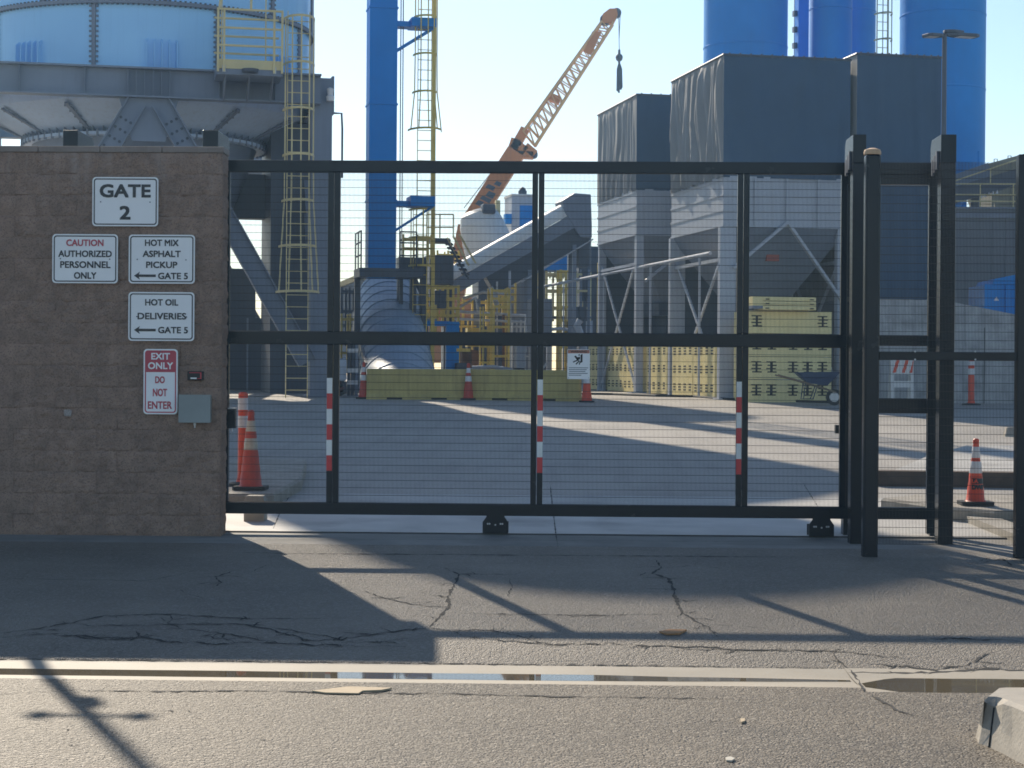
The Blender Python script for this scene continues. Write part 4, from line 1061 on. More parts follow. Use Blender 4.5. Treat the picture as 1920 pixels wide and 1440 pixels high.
# railings at the foot of the elevator
railing([e0 - V * 0.68 - U * 0.28 + Z * WZ(505, 56), e0 - V * 0.68 + U * 1.0 + Z * WZ(505, 56)], 1.1, 'black handrail at the left of the blue elevator foot', STEELD, mids=(0.35, 0.7), step=0.7)
railing([e0 + V * 0.5 - U * 0.28 + Z * WZ(505, 56), e0 + V * 1.0 - U * 0.28 + Z * WZ(505, 56)], 1.1, 'black handrail at the right of the blue elevator foot', STEELD, mids=(0.35, 0.7), step=0.5)
lx = WX(792, 56.4)
caged_ladder('caged_ladder', (lx, 56.55), WZ(370, 56.4), 27, 'cream caged ladder beside the blue elevator shaft above the lower bracket', w=0.42, cage=(WZ(245, 56.4), 26), dz=1.1, wc=0.74, dp=0.6, flare=1.1, m=YEL)
caged_ladder('caged_ladder', (WX(786, 56.9), 56.9), gz(56.9), WZ(392, 56.9), 'yellow caged ladder below the lower bracket of the blue elevator', w=0.42, cage=(WZ(500, 56.9), WZ(395, 56.9)), dz=0.95, wc=0.7, dp=0.55, m=YEL)
t = thing('support_post', (WX(808, 57.4), 57.4, gz(57.4)), 'tall tan post beside the ladder of the blue elevator', 'post')
b = MB(); p = W(810, 700, 57.4); b.gbox(p, -0.055, 0.055, -0.055, 0.055, gz(57.4), 27); b.build('shaft', YEL, t)
b = MB(); b.gbox(p, -0.2, 0.2, -0.2, 0.2, gz(57.4), gz(57.4) + 0.06); b.build('base_plate', YEL, t)

TUBEM = mat('tube_blue_grey', (0.27, 0.36, 0.47), 0.55, var=0.08, vscale=1.0, streak=0.2, streak_col=(0.2, 0.25, 0.32))
# big ribbed grey tube sloping down towards the yard
q0, q1 = W(727, 562, 62.0), W(752, 768, 49.9)
duct = thing('ribbed_tube', (q1.x, q1.y, gz(50.6)), 'wide grey ribbed tube sloping down behind the yellow barriers under the blue elevator', 'tube')
b = MB(); b.tube(q0, q1, 1.0, 1.08, n=40); b.build('tube_shell', TUBEM, duct, smooth=40)
dd = (q1 - q0); Ln = dd.length; dd.normalize()
for k in range(10):
    c_ = q0 + dd * (Ln * (k + 0.3) / 10); b = MB(); rk = 1.028 + 0.08 * (k + 0.3) / 10; b.tube(c_, c_ + dd * 0.10, rk, n=40); b.build('rib', TUBEM, duct, smooth=40)
b = MB(); b.gbox(Vector((q0.x, 60, 0)), -0.9, 0.9, -0.2, 0.2, gz(60), q0.z - 1.5); b.build('trestle', STEELD, duct)
b = MB(); b.bar(W(700, 700, 52), W(676, 600, 60), 0.5, 0.6); b.build('side_chute', STEELD, duct)

# ================================================================== MOBILE CRANE BEHIND
YC = 95.0
cb = thing('mobile_crane', (WX(880, YC), YC, gz(YC)), 'orange crane with a lattice jib raised against the sky behind the yard', 'crane')
def cp(x, y, dy=0.0): return W(x, y, YC) + Vector((0, dy, 0))
b = MB(); b.bar(cp(878, 425), cp(968, 285), 0.95, 0.95, up=Vector((0, 1, 0))); b.build('boom', CRANE, cb, bevel=0.03)
b = MB()
nb = (cp(968, 285) - cp(878, 425)).normalized(); sb = Vector((0, -1, 0)); ub = nb.cross(sb).normalized()
for f0, f1, s0, s1 in ((0.25, 0.31, -0.3, 0.05), (0.33, 0.38, -0.25, 0.30), (0.39, 0.46, -0.1, 0.32), (0.47, 0.52, -0.32, 0.12), (0.55, 0.60, -0.05, 0.28), (0.72, 0.75, -0.1, 0.2)):
    L_ = (cp(968, 285) - cp(878, 425)); P = lambda f, s: cp(878, 425) + L_ * f + ub * s + sb * 0.478
    b = MB(); b.add([P(f0, s0), P(f1, s0 + 0.05), P(f1 + 0.015, s1), P(f0 + 0.012, s1)], [(0, 1, 2, 3)]); b.build('boom_marking', STEELD, cb)
for x0, y0, x1, y1, wd in ((955, 300, 968, 262, 0.5), (962, 290, 1000, 292, 0.35), (985, 275, 1003, 290, 0.4), (968, 272, 985, 242, 0.45), (962, 268, 985, 285, 0.5)):
    b = MB(); b.bar(cp(x0, y0), cp(x1, y1), wd, 0.7, up=Vector((0, 1, 0))); b.build('jib_hinge', CRANE, cb)
l0, l1, r0_, r1_ = (981, 248), (1128, 42), (1003, 274), (1150, 44)
for dy in (-0.38, 0.38):
    for A_, B_ in ((l0, l1), (r0_, r1_)):
        b = MB(); b.tube(cp(*A_, dy), cp(*B_, dy), 0.065, n=6); b.build('chord', CRANEL, cb)
n = 17; lc = MB()
for i in range(n):
    f0, f1 = i / n, (i + 1) / n; lp = lambda A_, B_, f: (A_[0] + (B_[0] - A_[0]) * f, A_[1] + (B_[1] - A_[1]) * f)
    for dy in (-0.38, 0.38):
        a_, b_ = (lp(l0, l1, f0), lp(r0_, r1_, f0)); c_ = lp(l0, l1, f1)
        lc.tube(cp(*a_, dy), cp(*b_, dy), 0.032, n=5); lc.tube(cp(*b_, dy), cp(*c_, dy), 0.032, n=5)
    lc.tube(cp(*lp(l0, l1, f0), -0.38), cp(*lp(l0, l1, f1), 0.38), 0.03, n=5)
lc.build('lacing', CRANEL, cb)
b = MB(); b.prism([cp(1094, 100, -0.42), cp(1110, 62, -0.42), cp(1128, 62, -0.42), cp(1108, 106, -0.42)], (0, 0.05, 0)); b.build('jib_plate', CRANE, cb)
b = MB(); b.bar(cp(1032, 182, 0), cp(1050, 190, 0), 0.35, 0.8, up=Vector((0, 1, 0))); b.build('jib_joint', CRANE, cb)
for x, y, r in ((1135, 38, 0.28), (1156, 25, 0.24), (1001, 290, 0.2)):
    b = MB(); b.tube(cp(x, y, -0.2), cp(x, y, 0.2), r, n=16); b.build('sheave', STEELD, cb)
b = MB(); b.prism([cp(1127, 44, -0.3), cp(1130, 28, -0.3), (cp(1143, 18, -0.3)), cp(1156, 18, -0.3), cp(1158, 30, -0.3), cp(1150, 46, -0.3)], (0, 0.6, 0)); b.build('jib_head', CRANE, cb)
b = MB(); b.tube(cp(952, 302), cp(1130, 34), 0.02, n=5); b.tube(cp(870, 390), cp(985, 240), 0.02, n=5); b.build('stay_rope', STEELD, cb)
b = MB(); b.tube(cp(1160, 28, -0.1), cp(1161, 95, -0.1), 0.018, n=5); b.tube(cp(1163, 28, 0.1), cp(1161, 72, 0.1), 0.018, n=5); b.build('hoist_rope', STEELD, cb)
b = MB(); pc_ = cp(1161, 108); b.lathe([(0, 0.42), (0.06, 0.4), (0.07, 0.2), (0.16, 0.12), (0.19, 0), (0.15, -0.13), (0.06, -0.2), (0.05, -0.4), (0, -0.42)], pc_, n=14); b.build('hook_ball', STEELD, cb, smooth=50)
for k, (dx, ln) in enumerate(((-3, 52), (0, 38), (2, 40), (4, 46))):
    b = MB(); b.sweep([cp(1161, 118), cp(1161 + dx, 130), cp(1161 + dx * 1.2, 118 + ln), cp(1162 + dx * 0.5, 118 + ln + 4), cp(1162 + dx * 0.4, 140)], 0.05, n=5); b.build('sling', STEELD, cb)
b = MB(); p = Vector((WX(868, YC), YC, gz(YC))); b.box(p.x - 5, p.x + 2.5, YC - 1.3, YC + 1.3, p.z + 0.9, p.z + 2.0); b.box(p.x - 3.2, p.x + 1.2, YC - 1.2, YC + 1.2, p.z + 2.02, p.z + 4.2); b.build('carrier', CRANE, cb, bevel=0.1)
b = MB(); b.bar(cp(878, 425), Vector((p.x - 0.6, YC, p.z + 3.6)), 1.0, 1.0, up=Vector((0, 1, 0))); b.build('boom_foot', CRANE, cb)
for xx in (-4, -2.6, 0.4, 1.8):
    b = MB(); b.tube((p.x + xx, YC - 1.35, p.z + 0.6), (p.x + xx, YC - 0.9, p.z + 0.6), 0.6, n=16); b.build('wheel', RUBBER, cb, smooth=40)
# ================================================================== COVERED BINS
A = W(1353, 740, 49.0); A.z = 0
def tarp_face(b, P, nu, nv, nrm, amp, freq, seed, m=0, droop=0.0):
    o = len(b.v)
    for j in range(nv + 1):
        for i in range(nu + 1):
            u, v = i / nu, j / nv
            p = P(u, v); e = min(1, 12 * u, 12 * (1 - u)) * min(1, 10 * (1 - v))
            ph = 2.2 * noise.noise((u * 3, seed, v * 1.5))
            h = amp * e * (0.6 * math.sin(u * freq + ph * 2 + 1.2 * (1 - v)) + 0.5 * math.sin(u * freq * 2.3 + ph * 3 + seed) * (1 - 0.5 * v) + 0.9 * noise.noise((u * 9, v * 2.0, seed)))
            b.v.append(p + nrm * h)
    n = nu + 1
    for j in range(nv):
        for i in range(nu): b.f.append((o + j * n + i, o + j * n + i + 1, o + (j + 1) * n + i + 1, o + (j + 1) * n + i)); b.m.append(m)
def covered_bin(org, w, d, zt0, zt1, zb0, label, side_amp, front_amp, legs=True, cone_=True, front_body=True, fx=1.0):
    o = Vector((org.x, org.y, gz(org.y))); t = thing('aggregate_bin', o, label, 'bin', 'tarp covered bins')
    c = Vector((org.x, org.y, 0)); P0 = lambda a, b_, z: c + V * a + U * b_ + Z * z
    b = MB(); b.gbox(c, 0.22, w - 0.22, 0.22, d - 0.22, zt0 + 0.05, zt1 - 0.12); b.build('tarp_frame', STEELD, t)
    b = MB()
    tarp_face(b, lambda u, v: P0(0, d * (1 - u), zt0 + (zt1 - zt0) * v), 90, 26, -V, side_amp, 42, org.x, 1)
    tarp_face(b, lambda u, v: P0(w * u, 0, zt0 + (zt1 - zt0) * v), 60, 22, -U, front_amp, 9, org.x + 3)
    tarp_face(b, lambda u, v: P0(w, d * u, zt0 + (zt1 - zt0) * v), 40, 12, V, front_amp, 9, org.x + 5)
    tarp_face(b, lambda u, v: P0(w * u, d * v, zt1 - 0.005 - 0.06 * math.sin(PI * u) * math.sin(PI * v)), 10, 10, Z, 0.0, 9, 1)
    b.build('tarp', [TARP, TARP_LIT], t, smooth=60)
    b = MB()
    for p, q in ((P0(0, 0, zt1), P0(w, 0, zt1)), (P0(0, 0, zt1), P0(0, d, zt1)), (P0(w, 0, zt1), P0(w, d, zt1))): b.tube(p, q, 0.035, n=6)
    for k in range(12):
        p = P0(w * (k + 0.5) / 12, -0.01, zt1 - 0.02); b.box(p.x - 0.02, p.x + 0.02, p.y - 0.03, p.y + 0.03, p.z - 0.02, p.z + 0.07)
    b.build('top_rail', STEELD, t)
    if front_body:
        b = MB(); b.gbox(c, 0.02, w - 0.02, 0.02, d - 0.02, zb0, zt0 + 0.04)
        for k in range(4):
            zz = zb0 + (zt0 - zb0) * k / 3.2; b.gbox(c, 0.0, w, 0.0, d, zz, zz + 0.05)
        for k in range(5): b.gbox(c, w * k / 4 - 0.03, w * k / 4 + 0.03, -0.05, -0.03, zb0 + 0.051, zt0) if 0 < k < 4 else None
        b.build('bin_body', LGREY, t)
    if cone_:
        zl = zb0 - 1.95; b = MB(); i0, i1 = w * 0.34, w * 0.64; j0, j1 = d * 0.3, d * 0.7
        b.hexa([P0(i0, j0, zl), P0(i1, j0, zl), P0(i1, j1, zl), P0(i0, j1, zl), P0(0.03, 0.03, zb0 - 0.003), P0(w - 0.03, 0.03, zb0 - 0.003), P0(w - 0.03, d - 0.03, zb0 - 0.003), P0(0.03, d - 0.03, zb0 - 0.003)]); b.build('hopper', STEEL, t)
        b = MB(); b.gbox(c, i0 - 0.1, i1 + 0.1, j0 - 0.1, j1 + 0.1, zl - 0.4, zl - 0.004); b.build('feeder', STEELD, t)
        b = MB(); b.gbox(c, i0 + 0.2, i0 + 0.55, j0 - 0.9, j0 - 0.4, zb0 - 0.85, zb0 - 0.5); b.build('vibrator', mat('motor_red', (0.35, 0.06, 0.03), 0.5), t) if fx > 1 else None
    if legs:
        b = MB(); b.gbox(c, w * 0.42, w * 0.42 + 0.08, d * 0.4, d + 1.9, gz(org.y), zb0 - 1.2); b.build('shade_panel', STEELD, t)  # dark sheet added between the legs to darken the bay
        b = MB(); b.gbox(c, 0.3, w + (1.7 if fx > 1 else 0.1), d + 0.0, d + 0.08, gz(org.y), zb0 - 0.003); b.build('back_panel', STEELD, t)
        g0 = gz(org.y) - 0.1
        for aa in (0.13, w - 0.13):
            for bb in (0.13, d - 0.13):
                b = MB(); b.gbox(c + V * aa + U * bb, -0.10 * fx, 0.13 * fx, -0.10, 0.10, g0, zb0 - 0.002); b.gbox(c + V * aa + U * bb, -0.25, 0.25, -0.25, 0.25, g0, g0 + 0.14); b.build('leg', LGREY, t)
        for aa in (0.10, w - 0.10):
            for s_ in (0, 1):
                b = MB(); b.bar(P0(aa, 0.3, (zb0 - 0.7) if s_ else g0 + 0.3), P0(aa, d - 0.3, (g0 + 0.3) if s_ else zb0 - 0.7), 0.05, 0.09); b.build('cross_brace', LGREY, t)
            b = MB(); b.bar(P0(aa, 0.28, zb0 - 0.85), P0(aa, d - 0.28, zb0 - 0.85), 0.1, 0.09); b.build('tie_beam', LGREY, t)
        b = MB(); ap = P0(w * 0.5, -0.05, WZ(412, 49)); b.bar(ap, P0(0.28, -0.05, WZ(500, 49)), 0.07, 0.16, up=U); b.bar(ap, P0(w - 0.2, -0.05, WZ(560, 49)), 0.07, 0.16, up=U); b.build('chevron_brace', LGREY, t)
    return t
wA = (WX(1594, 49.5) - WX(1353, 49)) / V.x
zT1 = WZ(102, 49, 1353); zT0 = WZ(332, 49, 1400); zB0 = WZ(424, 49, 1345)
covered_bin(A, wA, 4.7, zT0, zT1, zB0, 'large dark tarp covered bin with deep folds, standing over the yellow louvred cabinets', 0.12, 0.06, fx=1.9)
b2 = A + V * (wA + 0.14) + U * -0.1
w2 = (WX(1764, 50) - WX(1600, 49.9)) / V.x
t2 = covered_bin(b2, w2, 4.5, WZ(556, 49.9), WZ(101, 49.8, 1600), 3.0, 'dark tarp covered bin hanging down behind the capped fence post', 0.04, 0.05, legs=False, cone_=False, front_body=False)
b = MB()
for aa in (0.2, w2 - 0.2):
    for bb in (0.2, 4.3): b.gbox(b2 + V * aa + U * bb, -0.12, 0.12, -0.12, 0.12, gz(50), WZ(556, 49.9)); 
    b.build('leg', LGREY, t2); b = MB()
C0 = W(1190, 740, 56.2); C0.z = 0
wC = 3.6
covered_bin(C0, wC, 4.6, WZ(356, 56.2, 1190), WZ(177, 56.2, 1190), WZ(441, 56.2, 1185), 'smaller tarp covered bin behind the large one, nearest the inclined conveyor', 0.05, 0.02)
# long pale handrail along the bins
hz = WZ(473, 49.2, 1331)
t = thing('pipe_run', tuple((A - V * 0.12) + Z * hz), 'long pale pipe running level along the left side of the tarp covered bins', 'pipe')
b = MB(); b.tube(A - V * 0.14 + U * 0.6 + Z * hz, A - V * 0.14 + U * 21 + Z * hz, 0.05, n=8); b.build('pipe', LGREY, t, smooth=40)
for k in (1.5, 6.2, 11.5, 17, 20.8):
    b = MB(); p = A - V * 0.14 + U * k; b.tube(p + Z * (gz(p.y)), p + Z * (hz - 0.05), 0.035, n=6); b.build('support', LGREY, t)

# ================================================================== BLUE SILOS
def silo(px0, px1, Y, zb, zt, label, cone_=True, r=None):
    cx = W((px0 + px1) / 2, 700, Y); r = r or (px1 - px0) / 2 / F * Y * 1.0
    t = thing('blue_silo', (cx.x, Y, gz(Y)), label, 'silo', 'deep blue silos')
    c = (cx.x, Y, 0)
    b = MB(); b.lathe([(r, zb), (r, zt), (r * 0.4, zt + 0.7), (0, zt + 0.7)], c, n=48); b.build('shell', BLUE, t, smooth=35)
    for k in range(1, 6):
        b = MB(); z = zb + (zt - zb) * k / 6; b.lathe([(r, z), (r + 0.015, z + 0.01), (r + 0.015, z + 0.05), (r, z + 0.06)], c, n=48); b.build('hoop_seam', BLUE, t, smooth=30)
    b = MB(); b.lathe([(r - 0.002, zb), (r * 0.25, zb - 1.9), (0, zb - 1.9)], c, n=40); b.build('silo_cone', BLUE, t, smooth=35)
    for k in range(4):
        a = R(45 + 90 * k); b = MB(); p = Vector((c[0] + math.cos(a) * r * 0.93, Y + math.sin(a) * r * 0.93, 0)); b.box(p.x - 0.1, p.x + 0.1, p.y - 0.1, p.y + 0.1, gz(Y), zb + 0.4); b.build('leg', BLUE, t)
    return t
silo(1315, 1471, 66, 7.2, 25, 'deep blue silo behind the large tarp covered bin, its left edge against open sky')
silo(1684, 1841, 64, WZ(312, 64, 1840), 24, 'deep blue silo on the right behind the twin-head lamp post')
silo(1513, 1592, 66, 7.0, 22, 'narrow deep blue silo rising between the two wide blue silos')
silo(1552, 1636, 69, 7.0, 23, 'lighter blue silo half hidden beside the cream ladder')
t = thing('elevator_leg', (WX(1502, 68), 68, gz(68)), 'thin blue elevator leg between the blue silos', 'elevator')
b = MB(); p = W(1502, 700, 68); p.z = 0; b.gbox(p, -0.20, 0.20, 0, 0.4, gz(68), 24); b.build('shaft', BLUE, t)
for k in range(3):
    b = MB(); b.gbox(p, -0.33, -0.21, 0.1, 0.3, WZ(28 + 30 * k, 68), WZ(18 + 30 * k, 68)); b.build('bracket', STEELD, t)
b = MB(); b.tube(p - V * 0.36 + Z * gz(68), p - V * 0.36 + Z * 24, 0.012, n=5); b.build('cable', STEELD, t)
caged_ladder('caged_ladder', (WX(1649, 67), 67), 8.0, 24, 'cream caged ladder high between the blue silos', w=0.40, cage=(9.0, 23.8), dz=0.95, wc=0.62, dp=0.55, m=CREAM)

# ================================================================== LAMP POST
YL = 44.0; lp_ = W(1766, 700, YL)
t = thing('lamp_post', (lp_.x, YL, gz(YL)), 'tall grey lamp post with flat twin heads above the right guide frame', 'lamp post')
zl = WZ(64, YL, 1766)
b = MB(); b.tube((lp_.x, YL, gz(YL)), (lp_.x, YL, zl), 0.075, 0.055, n=12); b.build('pole', STEELD, t, smooth=40)
def head(p, d, L, nm):
    d = d.normalized(); s = Vector((-d.y, d.x, 0)); b = MB()
    q = [p + d * (L * f) + s * (sg * wd) for f, wd in ((0, 0.05), (0.25, 0.16), (0.85, 0.19), (1, 0.12)) for sg in (-1, 1)]
    order = [0, 2, 4, 6, 7, 5, 3, 1]; b.prism([q[i] for i in order], (0, 0, 0.07)); h_ = b.build('lamp_head', STEELD, t, bevel=0.012)
    b = MB(); b.prism([p + d * (L * 0.35) + s * 0.12 - Z * 0.006, p + d * (L * 0.9) + s * 0.12 - Z * 0.006, p + d * (L * 0.9) - s * 0.12 - Z * 0.006, p + d * (L * 0.35) - s * 0.12 - Z * 0.006], (0, 0, 0.004)); b.build('lens', REFW, h_)
pt = Vector((lp_.x, YL, zl - 0.02))
head(pt + Vector((-0.05, 0, -0.06)), Vector((-1, -0.5, -0.05)), 0.50, 'a'); head(pt + Vector((0.05, 0, -0.02)), Vector((1, 0.45, 0.02)), 0.85, 'b'); head(pt + Vector((0.04, 0, 0.06)), Vector((0.7, 1.0, 0.1)), 0.70, 'c')

# floodlight pole behind the block wall, left of the picture; its shadow crosses the street
fp = GP(168, 1342); k_ = 6.3
q = fp + TOSUN * (k_ / TOSUN.z)
t = thing('floodlight_pole', (q.x, q.y, gz(q.y)), 'slim floodlight pole behind the block wall casting a shadow on the street', 'light pole')
b = MB(); b.tube((q.x, q.y, gz(q.y)), (q.x, q.y, q.z + 2.6), 0.075, 0.05, n=12); b.build('pole', STEELD, t, smooth=40)
b = MB(); b.tube((q.x - 0.34, q.y, q.z), (q.x + 0.34, q.y, q.z), 0.03, n=8); b.build('cross_arm', STEELD, t)
for s_ in (-1, 1):
    b = MB(); b.box(q.x + s_ * 0.27 - 0.05, q.x + s_ * 0.27 + 0.05, q.y - 0.09, q.y + 0.08, q.z - 0.05, q.z + 0.05); b.build('floodlight', STEELD, t, bevel=0.02)
b = MB(); b.box(q.x + 0.02, q.x + 0.13, q.y - 0.08, q.y + 0.08, q.z - 0.45, q.z - 0.25); b.build('camera_box', STEELD, t)

# ================================================================== YELLOW BARRIERS AND CABINETS
def barrier(px0, px1, py0, py1, label):
    p, q = GP(px0, py0), GP(px1, py1); d = (q - p); L = d.length; d.normalize(); s = Vector((-d.y, d.x, 0))
    t = thing('yellow_barrier', p, label, 'barrier', 'long yellow barriers'); h = 0.80
    prof = [(-0.28, 0), (-0.28, 0.08), (-0.20, 0.16), (-0.16, h - 0.03), (-0.13, h), (0.13, h), (0.16, h - 0.03), (0.20, 0.16), (0.28, 0.08), (0.28, 0)]
    b = MB(); b.prism([p + s * x + Z * (z - 0.02) for x, z in prof], q - p); b.build('barrier_body', BARR, t, bevel=0.01)
    for f in (0.28, 0.72):
        c_ = p.lerp(q, f) + s * -0.282; b = MB(); b.bar(c_ - d * 0.2 + Z * 0.02, c_ + d * 0.2 + Z * 0.02, 0.01, 0.05); b.build('lifting_slot', SLOT, t)
barrier(688, 876, 748, 749, 'left of the two long yellow barriers in front of the ribbed tube')
barrier(884, 1088, 749, 752, 'right of the two long yellow barriers, reaching the red cone')
def slotted(p, w, h, d_, label, rows, cols, va=None, ub=None, name='slotted_crate', group='yellow slotted crates', m=BUCK):
    va = va or V; ub = ub or U
    t = thing(name, p, label, 'crate', group); c = Vector((p.x, p.y, 0)); b = MB()
    b.gbox(c, 0, w, 0, d_, p.z, p.z + h, 0, va, ub); b.build('crate_body', m, t, bevel=0.015)
    b = MB()
    for r_ in range(rows):
        for c_ in range(cols):
            x = w * (c_ + 0.5) / cols; z = p.z + h * (r_ + 0.5) / rows
            for k in range(3): b.gbox(c, x - 0.10, x + 0.10, -0.006, 0.002, z - 0.11 + 0.078 * k, z - 0.072 + 0.078 * k, 0, va, ub)
    b.build('vent_slots', SLOT, t)
    return t
# row of crates beside the bins: their slotted faces look left, along the row
base = A - V * 0.04
names = ['nearest of the yellow slotted crates beside the bins, touching the grey column', 'second yellow slotted crate from the grey column, under the large bin', 'yellow slotted crate left of the gap between the two bins', 'yellow slotted crate right of the leg of the smaller bin', 'yellow slotted crate nearest the warning sign', 'last yellow slotted crate, half hidden behind the warning sign']
segs = [(0.45, 2.35), (2.37, 4.3), (4.85, 6.9), (7.6, 9.5), (9.52, 11.4), (12.0, 13.9)]
for (s0, s1), nm in zip(segs, names):
    p = base + U * s1; p.z = gz(base.y + U.y * (s0 + s1) / 2) + 0.02
    slotted(p, s1 - s0, 1.50, 0.5, nm, 3, 4, va=-U, ub=V)
# louvred cabinet stack facing the street
cl = W(1404, 748, 47.6); cl.z = 0; cw = (WX(1561, 47.9) - cl.x) / V.x; g0 = gz(47.6)
zt = WZ(582, 47.6, 1480)
t = thing('louvred_cabinet', (cl.x, cl.y, g0), 'big yellow louvred cabinet stack behind the wheelbarrow under the large bin', 'cabinet')
nrow = 4; rh = (zt - g0) / nrow
for k in range(nrow):
    b = MB(); b.gbox(cl, 0, cw, 0, 1.2, g0 + k * rh + 0.004, g0 + (k + 1) * rh - 0.012); 
    for fx_ in (0.09, 0.27, 0.53, 0.71, 0.89) if k < 3 else (0.09, 0.89):
        x = cw * fx_; zc_ = g0 + (k + 0.52) * rh
        for j in range(4):
            zz = zc_ - 0.13 + 0.085 * j; b.gbox(cl, x - (0.14 if j % 2 else 0.11), x + (0.14 if (j + k) % 2 else 0.12), -0.007, 0.003, zz, zz + 0.032, 1)
        b.gbox(cl, x - 0.03, x + 0.03, -0.0065, 0.003, zc_ - 0.12, zc_ + 0.14, 1)
    b.build('cabinet_tier', [BUCK, SLOT], t)
cs = W(1428, 605, 47.4); cs.z = 0; sw = (WX(1530, 47.5) - WX(1428, 47.4)) / V.x; zs0, zs1 = zt + 0.004, WZ(556, 47.4, 1480)
t = thing('small_cabinet', (cs.x, cs.y, zs0), 'small yellow three drawer cabinet lying on top of the louvred stack', 'cabinet')
for k in range(3):
    h0 = zs0 + (zs1 - zs0) * k / 3; h1 = zs0 + (zs1 - zs0) * (k + 1) / 3
    b = MB(); b.gbox(cs, 0, sw, -0.1, 0.6, h0 + 0.004, h1 - 0.01); dr = b.build('drawer', BUCK, t, bevel=0.01)
    for x in (0.12, sw - 0.12):
        b = MB(); b.gbox(cs, x - 0.05, x + 0.05, -0.107, -0.098, (h0 + h1) / 2 - 0.03, (h0 + h1) / 2 + 0.0); b.build('handle_slot', SLOT, dr)
b = MB(); b.gbox(cs, -0.28, -0.004, -0.1, 0.6, zs0 + 0.03, zs1 - 0.24); b.build('end_box', STEEL, t)
b = MB(); b.gbox(cs, -0.28, -0.004, -0.1, 0.6, zs1 - 0.237, zs1 - 0.01); b.build('end_cap', BUCK, t)
# wheelbarrow
wp = GP(1520, 752); wy = 46.4; wz = gz(wy)
def wbp(px, py, dy=0.0): v = W(px, py, wy); v.y += dy; return v
t = thing('wheelbarrow', (wbp(1520, 750).x, wy, wz), 'dark blue wheelbarrow parked against the louvred yellow cabinet', 'wheelbarrow')
tr = [(1492, 697), (1572, 697), (1550, 722), (1512, 716)]
b = MB(); 
b.hexa([wbp(1513, 718, -0.22), wbp(1549, 723, -0.22), wbp(1549, 723, 0.22), wbp(1513, 718, 0.22), wbp(1490, 698, -0.34), wbp(1573, 697, -0.34), wbp(1573, 697, 0.34), wbp(1490, 698, 0.34)]); b.build('tray', mat('barrow_blue', (0.02, 0.045, 0.12), 0.45), t)
for s_ in (-1, 1):
    b = MB(); b.sweep([wbp(1456, 703, s_ * 0.32), wbp(1486, 711, s_ * 0.30), wbp(1540, 727, s_ * 0.18), wbp(1565, 735, s_ * 0.06)], 0.022, n=6); b.build('handle', mat('barrow_wood', (0.22, 0.16, 0.10), 0.7), t)
    b = MB(); b.sweep([wbp(1508, 718, s_ * 0.22), wbp(1504, 748, s_ * 0.24), wbp(1522, 748, s_ * 0.24), wbp(1530, 724, s_ * 0.2)], 0.016, n=6); b.build('leg', STEELD, t)
wc_ = wbp(1564, 736); wc_.z = wz + 0.2
b = MB(); b.tube(wc_ + Vector((0, -0.05, 0)), wc_ + Vector((0, 0.05, 0)), 0.2, n=24); wh = b.build('wheel', RUBBER, t, smooth=40)
b = MB(); b.tube(wc_ + Vector((0, -0.056, 0)), wc_ + Vector((0, 0.056, 0)), 0.12, n=16); b.build('rim', WHITEP, wh, smooth=40)
# hose on the ground
hp = [GP(x, y, 0.03) for x, y in ((1090, 738), (1150, 739), (1230, 742), (1300, 743), (1360, 748), (1430, 750), (1500, 752), (1560, 754))]
t = tag(MB().sweep(hp, 0.035, n=6).build('hose', RUBBER, org=hp[0]), 'black hose lying along the foot of the yellow crates', 'hose')

# ================================================================== RIGHT BACKGROUND
YR = 48.0
rw0, rw1 = WX(1636, YR), WX(2160, YR); zw = WZ(562, YR, 1700)
t = thing('retaining_wall', (rw0, YR, gz(YR)), 'stained grey concrete retaining wall behind the mesh fence, sloping down to the right', 'wall')
b = MB(); xm1 = WX(1788, YR); g_ = gz(YR) - 0.2
b.prism([(rw0, YR, g_), (rw1, YR, g_), (rw1, YR, WZ(640, YR, 2160)), (xm1, YR, WZ(567, YR, 1790)), (xm1, YR, zw), (rw0, YR, zw)], (0, 0.35, 0)); b.build('concrete', RETC, t)
b = MB()
for f in range(1, 5):
    x = rw0 + (rw1 - rw0) * f / 5; b.box(x - 0.012, x + 0.012, YR - 0.003, YR + 0.01, g_, zw - 0.7)
b.build('joint', CRACK, t)
d0 = W(1846, 530, 50.5); d1 = W(1925, 530, 50.5)
t = thing('blue_dumpster', (d0.x, 50.5, WZ(588, 50.5, 1880)), 'blue steel dumpster standing behind the sloping retaining wall', 'dumpster')
b = MB(); z0, z1 = WZ(596, 50.5, 1880), WZ(533, 50.5, 1880); b.box(d0.x, d1.x, 50.5, 52.5, z0, z1); b.build('bin_body', BLUE, t, bevel=0.02)
b = MB(); b.prism([(d0.x + 0.2, 50.45, z1 + 0.003), (d1.x, 50.45, z1 + 0.003), (d1.x, 50.45, z1 + 0.32), (d0.x + 0.25, 50.45, z1 + 0.14)], (0, 2.0, 0)); b.build('lid', BLUE, t)
b = MB(); b.box(d0.x + 0.55, d0.x + 0.66, 50.42, 50.498, z0, z1 - 0.02); b.build('post_rib', BLUE, t)
b = MB(); c_ = Vector((d0.x + 0.32, 50.494, (z0 + z1) / 2 + 0.05)); b.prism([c_ + Vector((-0.07, 0, -0.04)), c_ + Vector((0.07, 0, -0.04)), c_ + Vector((0.03, 0, 0.02)), c_ + Vector((0, 0, 0.07)), c_ + Vector((-0.03, 0, 0.02))], (0, 0.004, 0)); b.build('sticker', REFW, t)
t = thing('platform_slab', (WX(1780, 50), 50, gz(50)), 'raised concrete loading platform under the blue dumpster', 'platform')
b = MB(); b.box(WX(1780, 50), WX(2200, 50), 49.2, 57.9, gz(50), WZ(598, 50.5, 1880) - 0.004); b.build('slab', RETC, t)
YS = 58.0
s0, s1 = WX(1776, YS), WX(2150, YS); zs = WZ(392, YS, 1850)
